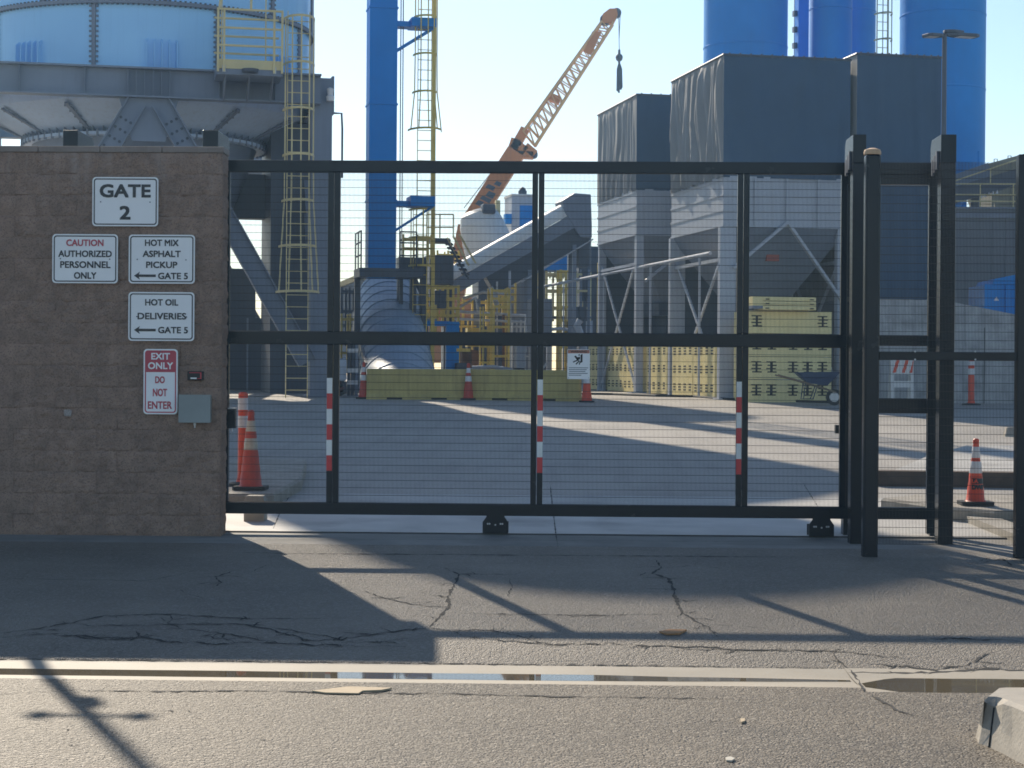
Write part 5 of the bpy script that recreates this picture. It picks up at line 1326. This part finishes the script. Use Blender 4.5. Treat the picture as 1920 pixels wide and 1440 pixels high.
t = thing('steel_shed', (s0, YS, gz(YS)), 'grey ribbed steel shed wall behind the right end of the mesh fence', 'building')
b = MB(); b.box(s0, s1, YS, YS + 5, gz(YS), zs)
n = int((s1 - s0) / 0.4)
for i in range(n): b.box(s0 + 0.4 * i + 0.15, s0 + 0.4 * i + 0.25, YS - 0.03, YS - 0.002, gz(YS), zs - 0.3)
b.build('wall', CORR, t)
b = MB(); b.box(s0 - 0.05, s1, YS - 0.08, YS - 0.032, zs - 0.28, zs - 0.12); b.box(s0 - 0.05, s1, YS - 0.07, YS + 5, zs + 0.002, zs + 0.06); b.build('roof_trim', STEEL, t)
railing([(s0 + 0.02, YS + 0.3, zs + 0.06), (s1, YS + 0.3, zs + 0.06)], WZ(343, YS, 1850) - zs - 0.06, 'cream railing along the top of the grey steel shed', CREAM, mids=(0.28, 0.55), step=1.05)
rp, rq = W(1790, 366, YS + 1.2), W(1925, 320, YS + 1.2)
railing([rp, rq], 0.45, 'cream sloping handrail climbing above the steel shed roof', CREAM, mids=(), step=1.2)
t = thing('roof_conveyor', tuple(W(1780, 372, 61)), 'dark inclined conveyor rising above the steel shed', 'conveyor')
b = MB(); b.bar(W(1770, 372, 61), W(2010, 302, 61), 0.8, 0.5); b.build('trough', STEELD, t)
b = MB(); b.bar(W(1775, 352, 61.9), W(1852, 325, 61.9), 1.0, 0.62); b.build('cover', STEEL, t)
b = MB(); b.gbox(Vector((WX(1830, 61), 61.4, 0)), -0.1, 0.1, -0.1, 0.1, zs + 0.07, WZ(350, 61)); b.build('support', STEELD, t)
b = MB()
for k in range(5): p = W(1837 + 7.5 * k, 371 - 2 * k, 60.5); b.prism([p, p + Vector((0.09, 0, 0)), p + Vector((0.05, 0, 0.12))], (0, 0.05, 0))
b.build('insulator', REFW, t)
YO = 72.0
t = thing('olive_shed', tuple(W(1850, 380, YO)), 'olive ribbed hopper shed with a sloping roof at the far right', 'building')
b = MB(); b.prism([W(1838, 311, YO), W(2050, 252, YO), W(2050, 420, YO), W(1870, 400, YO), W(1852, 340, YO)], (0, 4, 0))
for i in range(11):
    x = WX(1856 + 18 * i, YO); ztp = WZ(311 - (1856 + 18 * i - 1838) * 0.278, YO, 1900); b.box(x, x + 0.09, YO - 0.05, YO - 0.002, WZ(395, YO, 1900), ztp - 0.12)
b.build('wall', OLIVE, t)
b = MB(); b.box(WX(1870, YO), WX(2050, YO), YO + 0.3, YO + 3.5, gz(YO), WZ(404, YO)); b.build('base', STEELD, t)
for px, py in ((1864, 300), (1890, 294)):
    b = MB(); p = W(px, py + 6, YO + 0.5); b.sweep([p, p + Z * 0.16, p + Z * 0.16 + Vector((0.12, 0, 0)), p + Vector((0.12, 0, 0.02))], 0.02, n=5); b.build('lifting_eye', STEELD, t)
# barricade by the retaining wall
bp = W(1692, 752, 46.8); bp.z = gz(46.8)
t = thing('plastic_barricade', bp, 'white plastic folding barricade with orange diagonal stripes at the retaining wall', 'barricade')
hw_ = (WX(1714, bp.y) - WX(1671, bp.y)) / 2; ht = W(1692, 673, bp.y).z - bp.z; tilt = 0.12
def bq(x, z, y=0.0): return bp + Vector((x * hw_, y + tilt * z, z * ht))
b = MB()
for x0, x1, z0, z1 in ((-1, -0.72, 0, 1), (0.72, 1, 0, 1), (-0.72, 0.72, 0.0, 0.12), (-0.72, 0.72, 0.38, 0.52), (-0.72, 0.72, 0.66, 1.0)):
    b.hexa([bq(x0, z0, -0.04), bq(x1, z0, -0.04), bq(x1, z0, 0.03), bq(x0, z0, 0.03), bq(x0, z1, -0.04), bq(x1, z1, -0.04), bq(x1, z1, 0.03), bq(x0, z1, 0.03)])
b.build('front_leg_frame', WHITEP, t)
b = MB()
for x0, x1 in ((-1, -0.72), (0.72, 1)): b.hexa([bq(x0, 0, 0.5), bq(x1, 0, 0.5), bq(x1, 0, 0.56), bq(x0, 0, 0.56), bq(x0, 0.98, 0.031), bq(x1, 0.98, 0.031), bq(x1, 0.98, 0.08), bq(x0, 0.98, 0.08)])
b.build('rear_leg_frame', WHITEP, t)
b = MB()
for x in (-0.85, -0.05, 0.62): b.prism([bq(x, 0.70, -0.0455), bq(x + 0.28, 0.70, -0.0455), bq(min(0.98, x + 0.62), 0.97, -0.0455), bq(min(0.98, x + 0.34), 0.97, -0.0455)], (0, 0.004, 0))
b.build('stripe', ORANGE, t)
# ================================================================== MIDDLE BACKGROUND: CONVEYOR, DRUM, PLATFORMS
Y0, Y1 = 66.0, 67.0
ca, cb_ = W(778, 566, Y0), W(1078, 398, Y1)
t = thing('inclined_conveyor', (ca.x, ca.y, gz(Y0)), 'long covered conveyor with a rounded pale top climbing to the tarp covered bins', 'conveyor')
d = (cb_ - ca).normalized(); s = d.cross(Z).normalized(); n = s.cross(d).normalized()
if n.z < 0: n = -n
rr = 0.47; b = MB(); prof = [(math.cos(PI * k / 14) * rr, math.sin(PI * k / 14) * rr + 0.02) for k in range(15)]
b.prism([ca + s * x + n * z for x, z in prof], cb_ - ca); b.build('cover', WHITEP, t, smooth=30)
b = MB(); b.prism([ca + s * x + n * z for x, z in ((-0.5, 0.0), (0.5, 0.0), (0.5, -0.46), (-0.5, -0.46))], cb_ - ca); b.build('trough', STEEL, t)
b = MB(); a2 = ca + d * 2.6; b.prism([a2 + s * x + n * z for x, z in ((-0.42, -0.464), (0.42, -0.464), (0.34, -1.15), (-0.34, -1.15))], (cb_ - a2) * 0.93); b.build('truss', STEELD, t)
b = MB(); a3 = ca + d * 3.6
for sg in (-1, 1): b.tube(a3 + s * sg * 0.56 - n * 1.22, cb_ + s * sg * 0.56 - n * 1.14, 0.03, n=6)
b.build('walkway_rail', GALV, t)
b = MB(); h0 = W(1080, 420, Y1 - 0.3); h0.z = 0
zt, zm_, zb = WZ(364, Y1), WZ(400, Y1), WZ(446, Y1)
b.prism([h0 + V * -0.55 - U * 0.2 + Z * (zt - 0.28), h0 + V * -0.1 - U * 0.2 + Z * zt, h0 + V * 0.5 - U * 0.2 + Z * (zt - 0.03), h0 + V * 0.55 - U * 0.2 + Z * zb, h0 + V * 0.1 - U * 0.2 + Z * zb, h0 + V * -0.45 - U * 0.2 + Z * zm_], U * 1.2); b.build('head_hood', STEEL, t, bevel=0.03)
b = MB(); b.gbox(h0, 0.12, 0.5, 0, 0.8, WZ(500, Y1), zb - 0.003); b.build('discharge_chute', STEELD, t)
for f in (0.30, 0.62, 0.90):
    p = ca.lerp(cb_, f)
    for sg in (-1, 1):
        b = MB(); q = p + s * sg * 0.42 - n * 1.0; b.bar(Vector((q.x, q.y, gz(q.y))), q, 0.14, 0.14); b.build('trestle_leg', STEEL, t)
# white drum
t = thing('white_drum', tuple(W(915, 500, 72)), 'white tapered drum standing above the conveyor left of the middle gate stile', 'drum')
p0, p1 = W(894, 394, 72), W(925, 492, 72); ax = (p1 - p0).normalized()
b = MB(); pr_ = [(0, 0.0), (0.48, 0.0), (0.70, 0.14), (0.84, 0.5), (0.93, 1.1), (0.98, 1.7), (0.98, 2.5)]
px_ = ax.cross(Vector((0, 1, 0))).normalized(); py_ = ax.cross(px_)
for i in range(len(pr_) - 1):
    (ra, za), (rb, zb2) = pr_[i], pr_[i + 1]
    if ra < 1e-6: ra = 0.001
    k = 32; ring = lambda r, z: [p0 + ax * z + px_ * (math.cos(2 * PI * j / k) * r) + py_ * (math.sin(2 * PI * j / k) * r) for j in range(k)]
    A_, B_ = ring(ra, za), ring(rb, zb2); b.add(A_ + B_, [(j, (j + 1) % k, k + (j + 1) % k, k + j) for j in range(k)])
b.build('drum_shell', WHITEP, t, smooth=35)
b = MB(); b.gbox(Vector((W(916, 393, 71.6).x, 71.4, 0)), -0.25, 0.25, -0.2, 0.3, WZ(402, 71.6), WZ(384, 71.6)); b.build('motor', STEELD, t, bevel=0.05)
b = MB(); b.gbox(Vector((W(933, 400, 72.4).x, 72.4, 0)), -0.09, 0.09, -0.1, 0.1, gz(63), WZ(376, 72.4)); b.build('post', CREAM, t)
b = MB(); b.gbox(Vector((p1.x, 72, 0)), -0.7, 0.7, -0.6, 0.6, gz(63), p1.z - 0.3); b.build('stand', STEELD, t)
# control tower box
t = thing('control_cabin', tuple(W(980, 560, 74)), 'pale cabin with a blue panel standing behind the middle gate stile', 'cabin')
cc = W(980, 400, 74); cc.z = 0
b = MB(); b.gbox(cc, -0.44, 0.44, 0, 1.4, WZ(452, 74), WZ(368, 74)); b.build('cabin_wall', LGREY, t)
b = MB(); b.gbox(cc, -0.12, 0.42, -0.02, -0.002, WZ(450, 74), WZ(385, 74)); b.build('blue_panel', BLUE, t)
b = MB(); b.gbox(cc, -0.47, 0.47, -0.05, 1.45, WZ(368, 74) + 0.002, WZ(364, 74)); b.build('roof', WHITEP, t)
b = MB(); b.lathe([(0, 0), (0.16, 0), (0.17, 0.16), (0.1, 0.28), (0.03, 0.34), (0, 0.34)], cc + V * 0.1 + U * 0.5 + Z * WZ(364, 74), n=14); b.build('vent', STEELD, t, smooth=40)
b = MB(); b.gbox(cc, -0.72, -0.46, -0.1, 0.3, WZ(420, 74), WZ(402, 74)); b.build('side_box', BLUE, t)
for aa in (-0.36, 0.36):
    b = MB(); b.gbox(cc + V * aa, -0.07, 0.07, 0.1, 0.24, gz(66), WZ(452, 74) - 0.002); b.build('leg', STEELD, t)
# blue container under the conveyor
def crate_box(name, px0, px1, y0, y1, Y, dep, m, label, cat, legs=True):
    p = W(px0, y1, Y); q = W(px1, y0, Y); c_ = Vector((p.x, Y, 0)); w = (q.x - p.x) / V.x
    t = thing(name, (p.x, Y, p.z if not legs else gz(Y)), label, cat)
    b = MB(); b.gbox(c_, 0, w, 0, dep, p.z, q.z)
    n = max(2, int(w / 0.35))
    for i in range(n + 1): b.gbox(c_, (w - 0.05) * i / n, (w - 0.05) * i / n + 0.05, -0.03, -0.001, p.z, q.z)
    b.build('box_shell', m, t)
    if legs:
        for aa in (0.08, w - 0.08):
            for bb in (0.1, dep - 0.1):
                b = MB(); b.gbox(c_ + V * aa + U * bb, -0.06, 0.06, -0.06, 0.06, gz(Y), p.z - 0.002); b.build('leg', STEELD, t)
    return t
crate_box('blue_bin', 1020, 1072, 455, 506, 71, 1.5, BLUE, 'blue steel bin under the upper end of the inclined conveyor', 'bin')
crate_box('dark_hopper', 805, 850, 478, 532, 64, 1.2, STEELD, 'dark steel hopper between the tan post and the foot of the conveyor', 'hopper')
crate_box('motor_unit', 748, 800, 482, 520, 57.2, 0.6, STEELD, 'dark motor unit on the deck right of the blue elevator', 'motor')
crate_box('grey_cabinet', 1000, 1035, 560, 650, 63, 1.0, STEEL, 'grey steel cabinet behind the middle gate stile', 'cabinet', False)
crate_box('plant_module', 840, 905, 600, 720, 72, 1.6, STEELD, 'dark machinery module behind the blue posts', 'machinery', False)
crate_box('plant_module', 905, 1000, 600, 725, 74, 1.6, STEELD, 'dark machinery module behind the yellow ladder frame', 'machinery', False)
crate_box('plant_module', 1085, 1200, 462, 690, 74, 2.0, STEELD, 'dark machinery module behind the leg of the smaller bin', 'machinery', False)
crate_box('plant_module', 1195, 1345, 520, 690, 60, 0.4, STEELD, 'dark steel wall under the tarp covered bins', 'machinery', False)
# vertical grey vessel with a cone
def vessel(px0, px1, y0, y1, Y, label, m=STEEL):
    c_ = W((px0 + px1) / 2, y1, Y); r = (px1 - px0) / 2 / F * Y
    t = thing('grey_vessel', (c_.x, Y, gz(Y)), label, 'vessel')
    b = MB(); b.lathe([(0, WZ(y0, Y) + 0.12), (r * 0.6, WZ(y0, Y) + 0.08), (r, WZ(y0, Y)), (r, WZ(y1, Y)), (r * 0.35, WZ(y1, Y) - 0.9), (0, WZ(y1, Y) - 0.9)], (c_.x, Y, 0), n=28); b.build('vessel_shell', m, t, smooth=30)
    for a in (45, 135, 225, 315):
        x, y = c_.x + math.cos(R(a)) * r * 0.9, Y + math.sin(R(a)) * r * 0.9; b = MB(); b.box(x - 0.05, x + 0.05, y - 0.05, y + 0.05, gz(Y), WZ(y1, Y) + 0.3); b.build('leg', STEEL, t)
    return t
vessel(955, 998, 515, 590, 69, 'upright grey vessel with a conical foot left of the middle gate stile')
vessel(1085, 1108, 440, 520, 71, 'slim grey vessel behind the head of the inclined conveyor', STEELD)
# yellow steelwork
def frame(px0, px1, y0, y1, Y, dep, rails, label, m=YEL, name='yellow_scaffold', cat='steel frame', posts=3, r=0.04, group='yellow steel frames', floor=None, slats=0):
    p = W(px0, y1, Y); w = (WX(px1, Y) - p.x) / V.x; c_ = Vector((p.x, Y, 0))
    z0, z1 = WZ(y1, Y), WZ(y0, Y); zg = max(z0, gz(Y))
    t = thing(name, (p.x, Y, zg), label, cat, group)
    for bb in (0, dep):
        for i in range(posts):
            q = c_ + V * (w * i / (posts - 1)) + U * bb; b = MB(); b.bar(q + Z * zg, q + Z * z1, r * 2, r * 2, up=U); b.build('post', m, t)
        for y in rails:
            b = MB(); zz = WZ(y, Y); b.bar(c_ + U * bb + Z * zz, c_ + V * w + U * bb + Z * zz, r * 1.6, r * 2); b.build('rail', m, t)
    if floor:
        b = MB(); b.gbox(c_, -0.05, w + 0.05, -0.05, dep + 0.05, WZ(floor, Y) - 0.08, WZ(floor, Y)); b.build('deck', STEEL, t)
    if slats:
        b = MB()
        for i in range(slats): x = w * (i + 0.5) / slats; b.gbox(c_, x - 0.03, x + 0.03, -0.03, -0.005, WZ(rails[-1], Y), WZ(rails[-2], Y))
        b.build('slats', m, t)
    return t
frame(800, 858, 535, 612, 63.0, 1.0, (538, 560, 578, 592), 'yellow railed platform with a control panel right of the ribbed tube', slats=8, floor=606, posts=4)
crate_box('control_cabinet', 815, 836, 545, 578, 62.8, 0.15, STEELD, 'dark control panel on the yellow railed platform', 'control panel', False)
frame(776, 815, 572, 640, 62.6, 0.8, (578, 590, 600), 'low yellow fence of close bars beside the ribbed tube', slats=7, floor=598, posts=3)
frame(1024, 1106, 508, 600, 70.5, 1.3, (513, 544, 576), 'yellow railed walkway right of the middle gate stile', floor=592, posts=4, m=CREAM)
frame(1050, 1066, 505, 735, 69.8, 0.5, (508, 540, 575, 600, 650), 'tall yellow ladder frame in front of the walkway right of the middle stile', posts=2)
frame(921, 953, 540, 738, 65.0, 0.6, (545, 560, 575, 613, 645, 668), 'tall yellow stair tower frame between the conveyor legs', posts=2, m=YEL)
frame(868, 920, 560, 610, 68.0, 0.9, (566, 585), 'yellow guard frame under the conveyor trough', posts=3)
frame(935, 965, 530, 590, 68.0, 0.8, (540, 552, 566), 'small yellow guard frame left of the grey vessel', posts=3)
frame(640, 668, 540, 650, 62, 1.0, (548, 585, 612), 'dark steel pipe frame left of the ribbed tube', m=STEELD, group=None, posts=3)
frame(428, 474, 640, 712, 66, 1.2, (648, 662, 676, 692), 'far rusty yellow scaffold seen under the big silo', m=YEL, posts=5, r=0.045)
frame(446, 470, 645, 712, 64, 0.6, (655, 684), 'far red brown scaffold beside the yellow one under the big silo', m=RUST, posts=3, group=None)
t = thing('white_slab', tuple(W(424, 714, 72)), 'white concrete plinth under the far scaffolds below the big silo', 'plinth')
b = MB(); p = W(420, 716, 72); b.gbox(Vector((p.x, 72, 0)), -0.6, 1.1, 0, 1.2, gz(72), WZ(703, 72, 440)); b.build('plinth', WHITEP, t, bevel=0.02)
# level pipes and steel
def pipe(pts, r, m, label, name='pipe_run'):
    P = [W(x, y, Y) for x, y, Y in pts]; b = MB(); b.sweep(P, r, n=8); return tag(b.build(name, m, org=P[0], smooth=40), label, 'pipe')
pipe([(852, 584, 65.5), (985, 592, 65.5), (986, 640, 65.5)], 0.055, GALV, 'pale level pipe below the inclined conveyor, upper of two')
pipe([(852, 598, 65.3), (985, 604, 65.3), (985, 660, 65.3)], 0.045, GALV, 'thin pale level pipe below the inclined conveyor, lower of two')
pipe([(956, 508, 65.2), (956, 700, 65.2)], 0.045, LGREY, 'thin upright pale pipe left of the grey vessel')
pipe([(932, 528, 65.6), (932, 690, 65.6)], 0.035, GALV, 'thin upright pipe at the yellow stair tower')
pipe([(862, 576, 65.0), (892, 558, 65.0), (897, 587, 65.0)], 0.05, GALV, 'bent silver pipe under the conveyor trough')
pipe([(1070, 440, 70), (1070, 600, 70)], 0.14, WHITEP, 'fat upright pale pipe left of the smaller bin')
pipe([(1088, 600, 65.5), (1082, 610, 65.5), (1094, 640, 65.5), (1094, 740, 65.5)], 0.13, LGREY, 'bent pale duct at the foot of the walkway')
pipe([(920, 538, 65.4), (926, 556, 65.4), (932, 572, 65.4)], 0.09, GALV, 'short silver duct sloping beside the yellow stair tower')
for k, (px, Y) in enumerate(((1029, 70.4), (1069, 70.4))):
    t = thing('walkway_leg', tuple(W(px, 740, Y)), ('pale steel leg under the left of the walkway', 'pale steel leg under the right of the walkway')[k], 'support')
    p = W(px, 740, Y); b = MB(); b.gbox(Vector((p.x, Y, 0)), -0.09, 0.09, -0.09, 0.09, gz(Y), WZ(590, Y)); b.build('shaft', LGREY, t)
    b = MB(); b.bar(Vector((p.x, Y, gz(Y) + 1.0)), Vector((p.x - 0.6, Y, gz(Y) + 0.1)), 0.07, 0.07); b.build('knee_brace', LGREY, t)
# blue posts
t = thing('blue_gantry', tuple(W(838, 740, 65.5)), 'blue steel gantry with two posts right of the ribbed tube', 'gantry')
for px in (841, 853):
    p = W(px, 740, 59.5); b = MB(); b.gbox(Vector((p.x, 59.5, 0)), -0.10, 0.10, -0.1, 0.1, gz(59), WZ(604, 59.5)); b.build('post', BLUE, t)
b = MB(); p = W(822, 600, 65.5); b.gbox(Vector((p.x, 59.5, 0)), 0, 0.75, -0.12, 0.12, WZ(612, 59.5), WZ(603, 59.5) + 0.002); b.build('beam', BLUE, t)
t = thing('hose_reel', tuple(W(885, 690, 65.0)), 'rust red hose reel behind the middle cone', 'hose reel')
p = W(885, 672, 65.0); b = MB(); b.tube(p, p + Vector((0.1, 0.25, 0)), 0.30, n=24); b.build('drum', RUST, t, smooth=40)
b = MB(); b.gbox(Vector((p.x, 59.1, 0)), -0.22, 0.22, -0.05, 0.35, gz(59), p.z - 0.2); b.build('stand', STEELD, t)
b = MB(); b.gbox(Vector((p.x, 59, 0)), -0.22, 0.22, -0.02, 0.02, WZ(660, 59), WZ(654, 59)); b.build('handle_bar', YEL, t)
# stairway
t = thing('steel_stairway', tuple(W(835, 445, 60.5)), 'steel stairway with pale handrails climbing left of the white drum', 'stairs')
for dy in (0, 0.8):
    b = MB(); b.bar(W(836, 448, 60.5) + Vector((0, dy, 0)), W(876, 520, 60.5) + Vector((0, dy, 0)), 0.06, 0.28, up=Vector((0, 1, 0))); b.build('stringer', STEELD, t)
    for off in (0, 13, 26):
        b = MB(); b.bar(W(838 + off * 0.9, 446 - off * 0.25, 60.5) + Vector((0, dy, 0)), W(864 + off, 500 - off * 0.35, 60.5) + Vector((0, dy, 0)), 0.06, 0.07, up=Vector((0, 1, 0))); b.build('handrail', CREAM, t)
for i in range(9):
    p = W(836 + 40 * i / 9, 448 + 72 * i / 9, 60.5); b = MB(); b.box(p.x - 0.12, p.x + 0.12, p.y, p.y + 0.8, p.z - 0.02, p.z + 0.02); b.build('tread', STEELD, t)
b = MB(); p = W(815, 447, 60.4); b.gbox(Vector((p.x, 60.4, 0)), -0.1, 0.5, 0, 1.0, WZ(454, 60.4), WZ(447, 60.4)); b.build('landing', STEELD, t)
railing([W(800, 446, 60.3), W(850, 446, 60.3)], WZ(402, 60.3) - WZ(446, 60.3), 'cream railing on the landing at the head of the steel stairway', CREAM, mids=(0.45,), step=0.45)
# left small items
t = thing('white_tarp_pallet', tuple(GP(602, 735)), 'pallet load under a white sheet beside the right column of the big silo', 'pallet load')
p = GP(600, 738); b = MB(); zt = W(600, 672, p.y).z
b.gbox(Vector((p.x, p.y, 0)), -0.05, 0.75, 0, 0.8, p.z + 0.35, zt); b.build('sheet', mat('white_sheet_blue', (0.55, 0.60, 0.68), 0.6, bump=0.5, bscale=6, bdist=0.05), t, bevel=0.06)
b = MB(); b.gbox(Vector((p.x, p.y, 0)), -0.05, 0.75, 0, 0.8, p.z, p.z + 0.348); b.build('pallet', STEELD, t)
b = MB(); b.bar(W(588, 695, p.y - 0.03), W(620, 682, p.y - 0.03), 0.03, 0.12); b.build('strap', STEELD, t)
t = thing('hose_coil', tuple(GP(612, 745)), 'dark red coil of hoses heaped beside the column of the big silo', 'hose coil')
p = GP(614, 742)
for k in range(7):
    c_ = p + Vector((0, 0, 0.08 + 0.085 * k)); rr = 0.42 - 0.03 * k; b = MB()
    b.sweep([c_ + Vector((math.cos(a) * rr * (1 + 0.1 * math.sin(3 * a + k)), math.sin(a) * rr, 0.05 * math.sin(2 * a + k))) for a in [2 * PI * j / 20 for j in range(20)]], 0.045, n=6, closed=True); b.build('loop', mat('hose_red', (0.13, 0.03, 0.03), 0.6) if k % 2 else RUBBER, t, smooth=40)
for k, px in enumerate((654, 661, 668)):
    p = GP(px, 742); h = W(px, 642, p.y).z - p.z
    t = thing('marker_post', p, ('slim dark marker post with white reflectors, left one of three beside the yellow barriers', 'slim marker post with white reflectors, middle of three beside the yellow barriers', 'slim blue grey marker post, right one of three beside the yellow barriers')[k], 'marker post', 'marker posts')
    b = MB(); b.tube(p, p + Z * h, 0.045, n=8); b.build('shaft', STEELD if k < 2 else STEEL, t)
    for z in (0.3, 0.62, 1.15):
        b = MB(); b.tube(p + Z * z, p + Z * (z + 0.11), 0.047, n=8); b.build('reflector', REFW, t)
# far shed with a pitched roof
YF = 110
t = thing('far_shed', tuple(W(650, 540, YF)), 'far shed with a sloping roof left of the blue elevator', 'building')
b = MB(); b.prism([W(600, 556, YF), W(676, 524, YF), W(690, 528, YF), W(690, 700, YF), W(600, 700, YF)], (0, 8, 0)); b.build('wall', CORR, t)
b = MB(); b.prism([W(596, 546, YF - 0.3), W(676, 512, YF - 0.3), W(692, 516, YF - 0.3), W(692, 526, YF - 0.3), W(676, 522, YF - 0.3), W(596, 556, YF - 0.3)], (0, 9, 0)); b.build('roof', CREAM, t)
# lean-to walls and dark steelwork under the big silo
t = thing('loadout_wall', (fr.x - 2, fr.y + 9, gz(57)), 'dark steel wall of the loading bay under the big pale blue silo', 'wall')
c_ = fr + U * 8.3; b = MB(); b.gbox(c_, -3.2, 0.2, 0, 0.15, gz(57), WZ(600, 57)); b.build('panel', STEELD, t)
b = MB()
for k in range(6): b.bar(c_ + V * (-3.1 + 0.6 * k) - U * 0.1 + Z * gz(57), c_ + V * (-3.1 + 0.6 * k) - U * 0.1 + Z * WZ(600, 57), 0.05, 0.05)
b.build('rib', STEEL, t)

# ------------------------------------------------------------------ more of the yellow and grey steelwork
G = 'yellow steel frames'
frame(864, 905, 600, 742, 66.5, 0.8, (612, 640, 668, 700), 'tall yellow guard frame between the blue gantry and the stair tower', posts=3, r=0.03)
frame(905, 925, 575, 742, 63.5, 0.5, (590, 620, 650, 680, 710), 'narrow yellow ladder frame left of the stair tower', posts=2, r=0.03)
frame(960, 992, 600, 742, 66.0, 0.7, (612, 630, 668), 'grey guard rail frame under the upright grey vessel', m=GALV, posts=3, r=0.03)
frame(1040, 1064, 430, 520, 72.0, 0.8, (440, 470, 500), 'cream guard rail beside the blue bin under the conveyor head', m=CREAM, posts=3, r=0.03)
frame(820, 858, 470, 536, 66.5, 0.7, (478, 500, 520), 'yellow railing above the dark hopper at the foot of the conveyor', posts=3, r=0.03)
frame(756, 806, 440, 486, 57.8, 0.7, (448, 466), 'yellow handrail round the motor unit right of the blue elevator', posts=3, r=0.025)
frame(640, 672, 590, 700, 58.0, 0.7, (600, 632, 664), 'yellow pipe rack left of the ribbed tube', posts=3, r=0.03)
frame(1066, 1108, 600, 742, 71.5, 0.8, (612, 640), 'pale steel trestle beneath the railed walkway', m=LGREY, posts=3, r=0.05)
frame(1128, 1176, 490, 640, 72.0, 0.6, (500, 540, 580), 'yellow railing seen between the legs of the smaller bin', posts=4, r=0.03)
frame(1200, 1240, 545, 650, 71.0, 0.6, (560, 600), 'grey railing seen between the two tarp covered bins', m=GALV, posts=3, r=0.03)
pipe([(806, 640, 64.2), (862, 636, 64.2), (864, 700, 64.2)], 0.06, YEL, 'yellow pipe bending down beside the blue gantry')
pipe([(868, 560, 66.2), (905, 548, 66.2), (955, 552, 66.2)], 0.05, GALV, 'silver pipe looping under the conveyor truss')
pipe([(875, 690, 63.4), (925, 688, 63.4), (960, 694, 63.4)], 0.07, LGREY, 'pale pipe lying low behind the middle cone')
pipe([(1010, 620, 67.5), (1050, 616, 67.5), (1090, 622, 67.5)], 0.06, LGREY, 'pale pipe running under the railed walkway')
pipe([(944, 590, 65.4), (944, 742, 65.4)], 0.05, RUST, 'rusty upright pipe in front of the stair tower')
pipe([(776, 520, 59.5), (790, 548, 59.5), (788, 600, 59.5)], 0.08, STEELD, 'dark bent pipe dropping from the elevator deck')
crate_box('valve_box', 876, 898, 615, 650, 65.5, 0.4, YEL, 'small yellow valve box beside the stair tower', 'valve box')
crate_box('valve_box', 968, 985, 640, 690, 64.5, 0.4, LGREY, 'small pale valve box behind the two yellow barriers', 'valve box')
crate_box('motor_unit', 1075, 1100, 575, 598, 69.5, 0.6, STEELD, 'dark motor unit on the railed walkway', 'motor')
crate_box('red_pump', 866, 884, 655, 690, 62.5, 0.4, RUST, 'rust red pump block behind the middle cone', 'pump', False)
# ------------------------------------------------------------------ hazy air, its blue veil added to mimic lens glare too
HZ = bpy.data.materials.new('hazy_air'); HZ.use_nodes = True
hn = HZ.node_tree.nodes; hn.remove(hn['Principled BSDF'])
pv = hn.new('ShaderNodeVolumePrincipled'); pv.inputs['Color'].default_value = (0.42, 0.70, 1.0, 1); pv.inputs['Density'].default_value = 0.0009; pv.inputs['Anisotropy'].default_value = 0.45
HZ.node_tree.links.new(pv.outputs[0], hn['Material Output'].inputs['Volume'])
b = MB(); b.box(-75, 75, -20, 125, -1.4, 34)
hz_ = b.build('haze', HZ); hz_['kind'] = 'stuff'
# ------------------------------------------------------------------ tidy
for o in bpy.data.objects:
    if '_o' in o: del o['_o']
for m in list(bpy.data.meshes):
    if m.users == 0: bpy.data.meshes.remove(m)
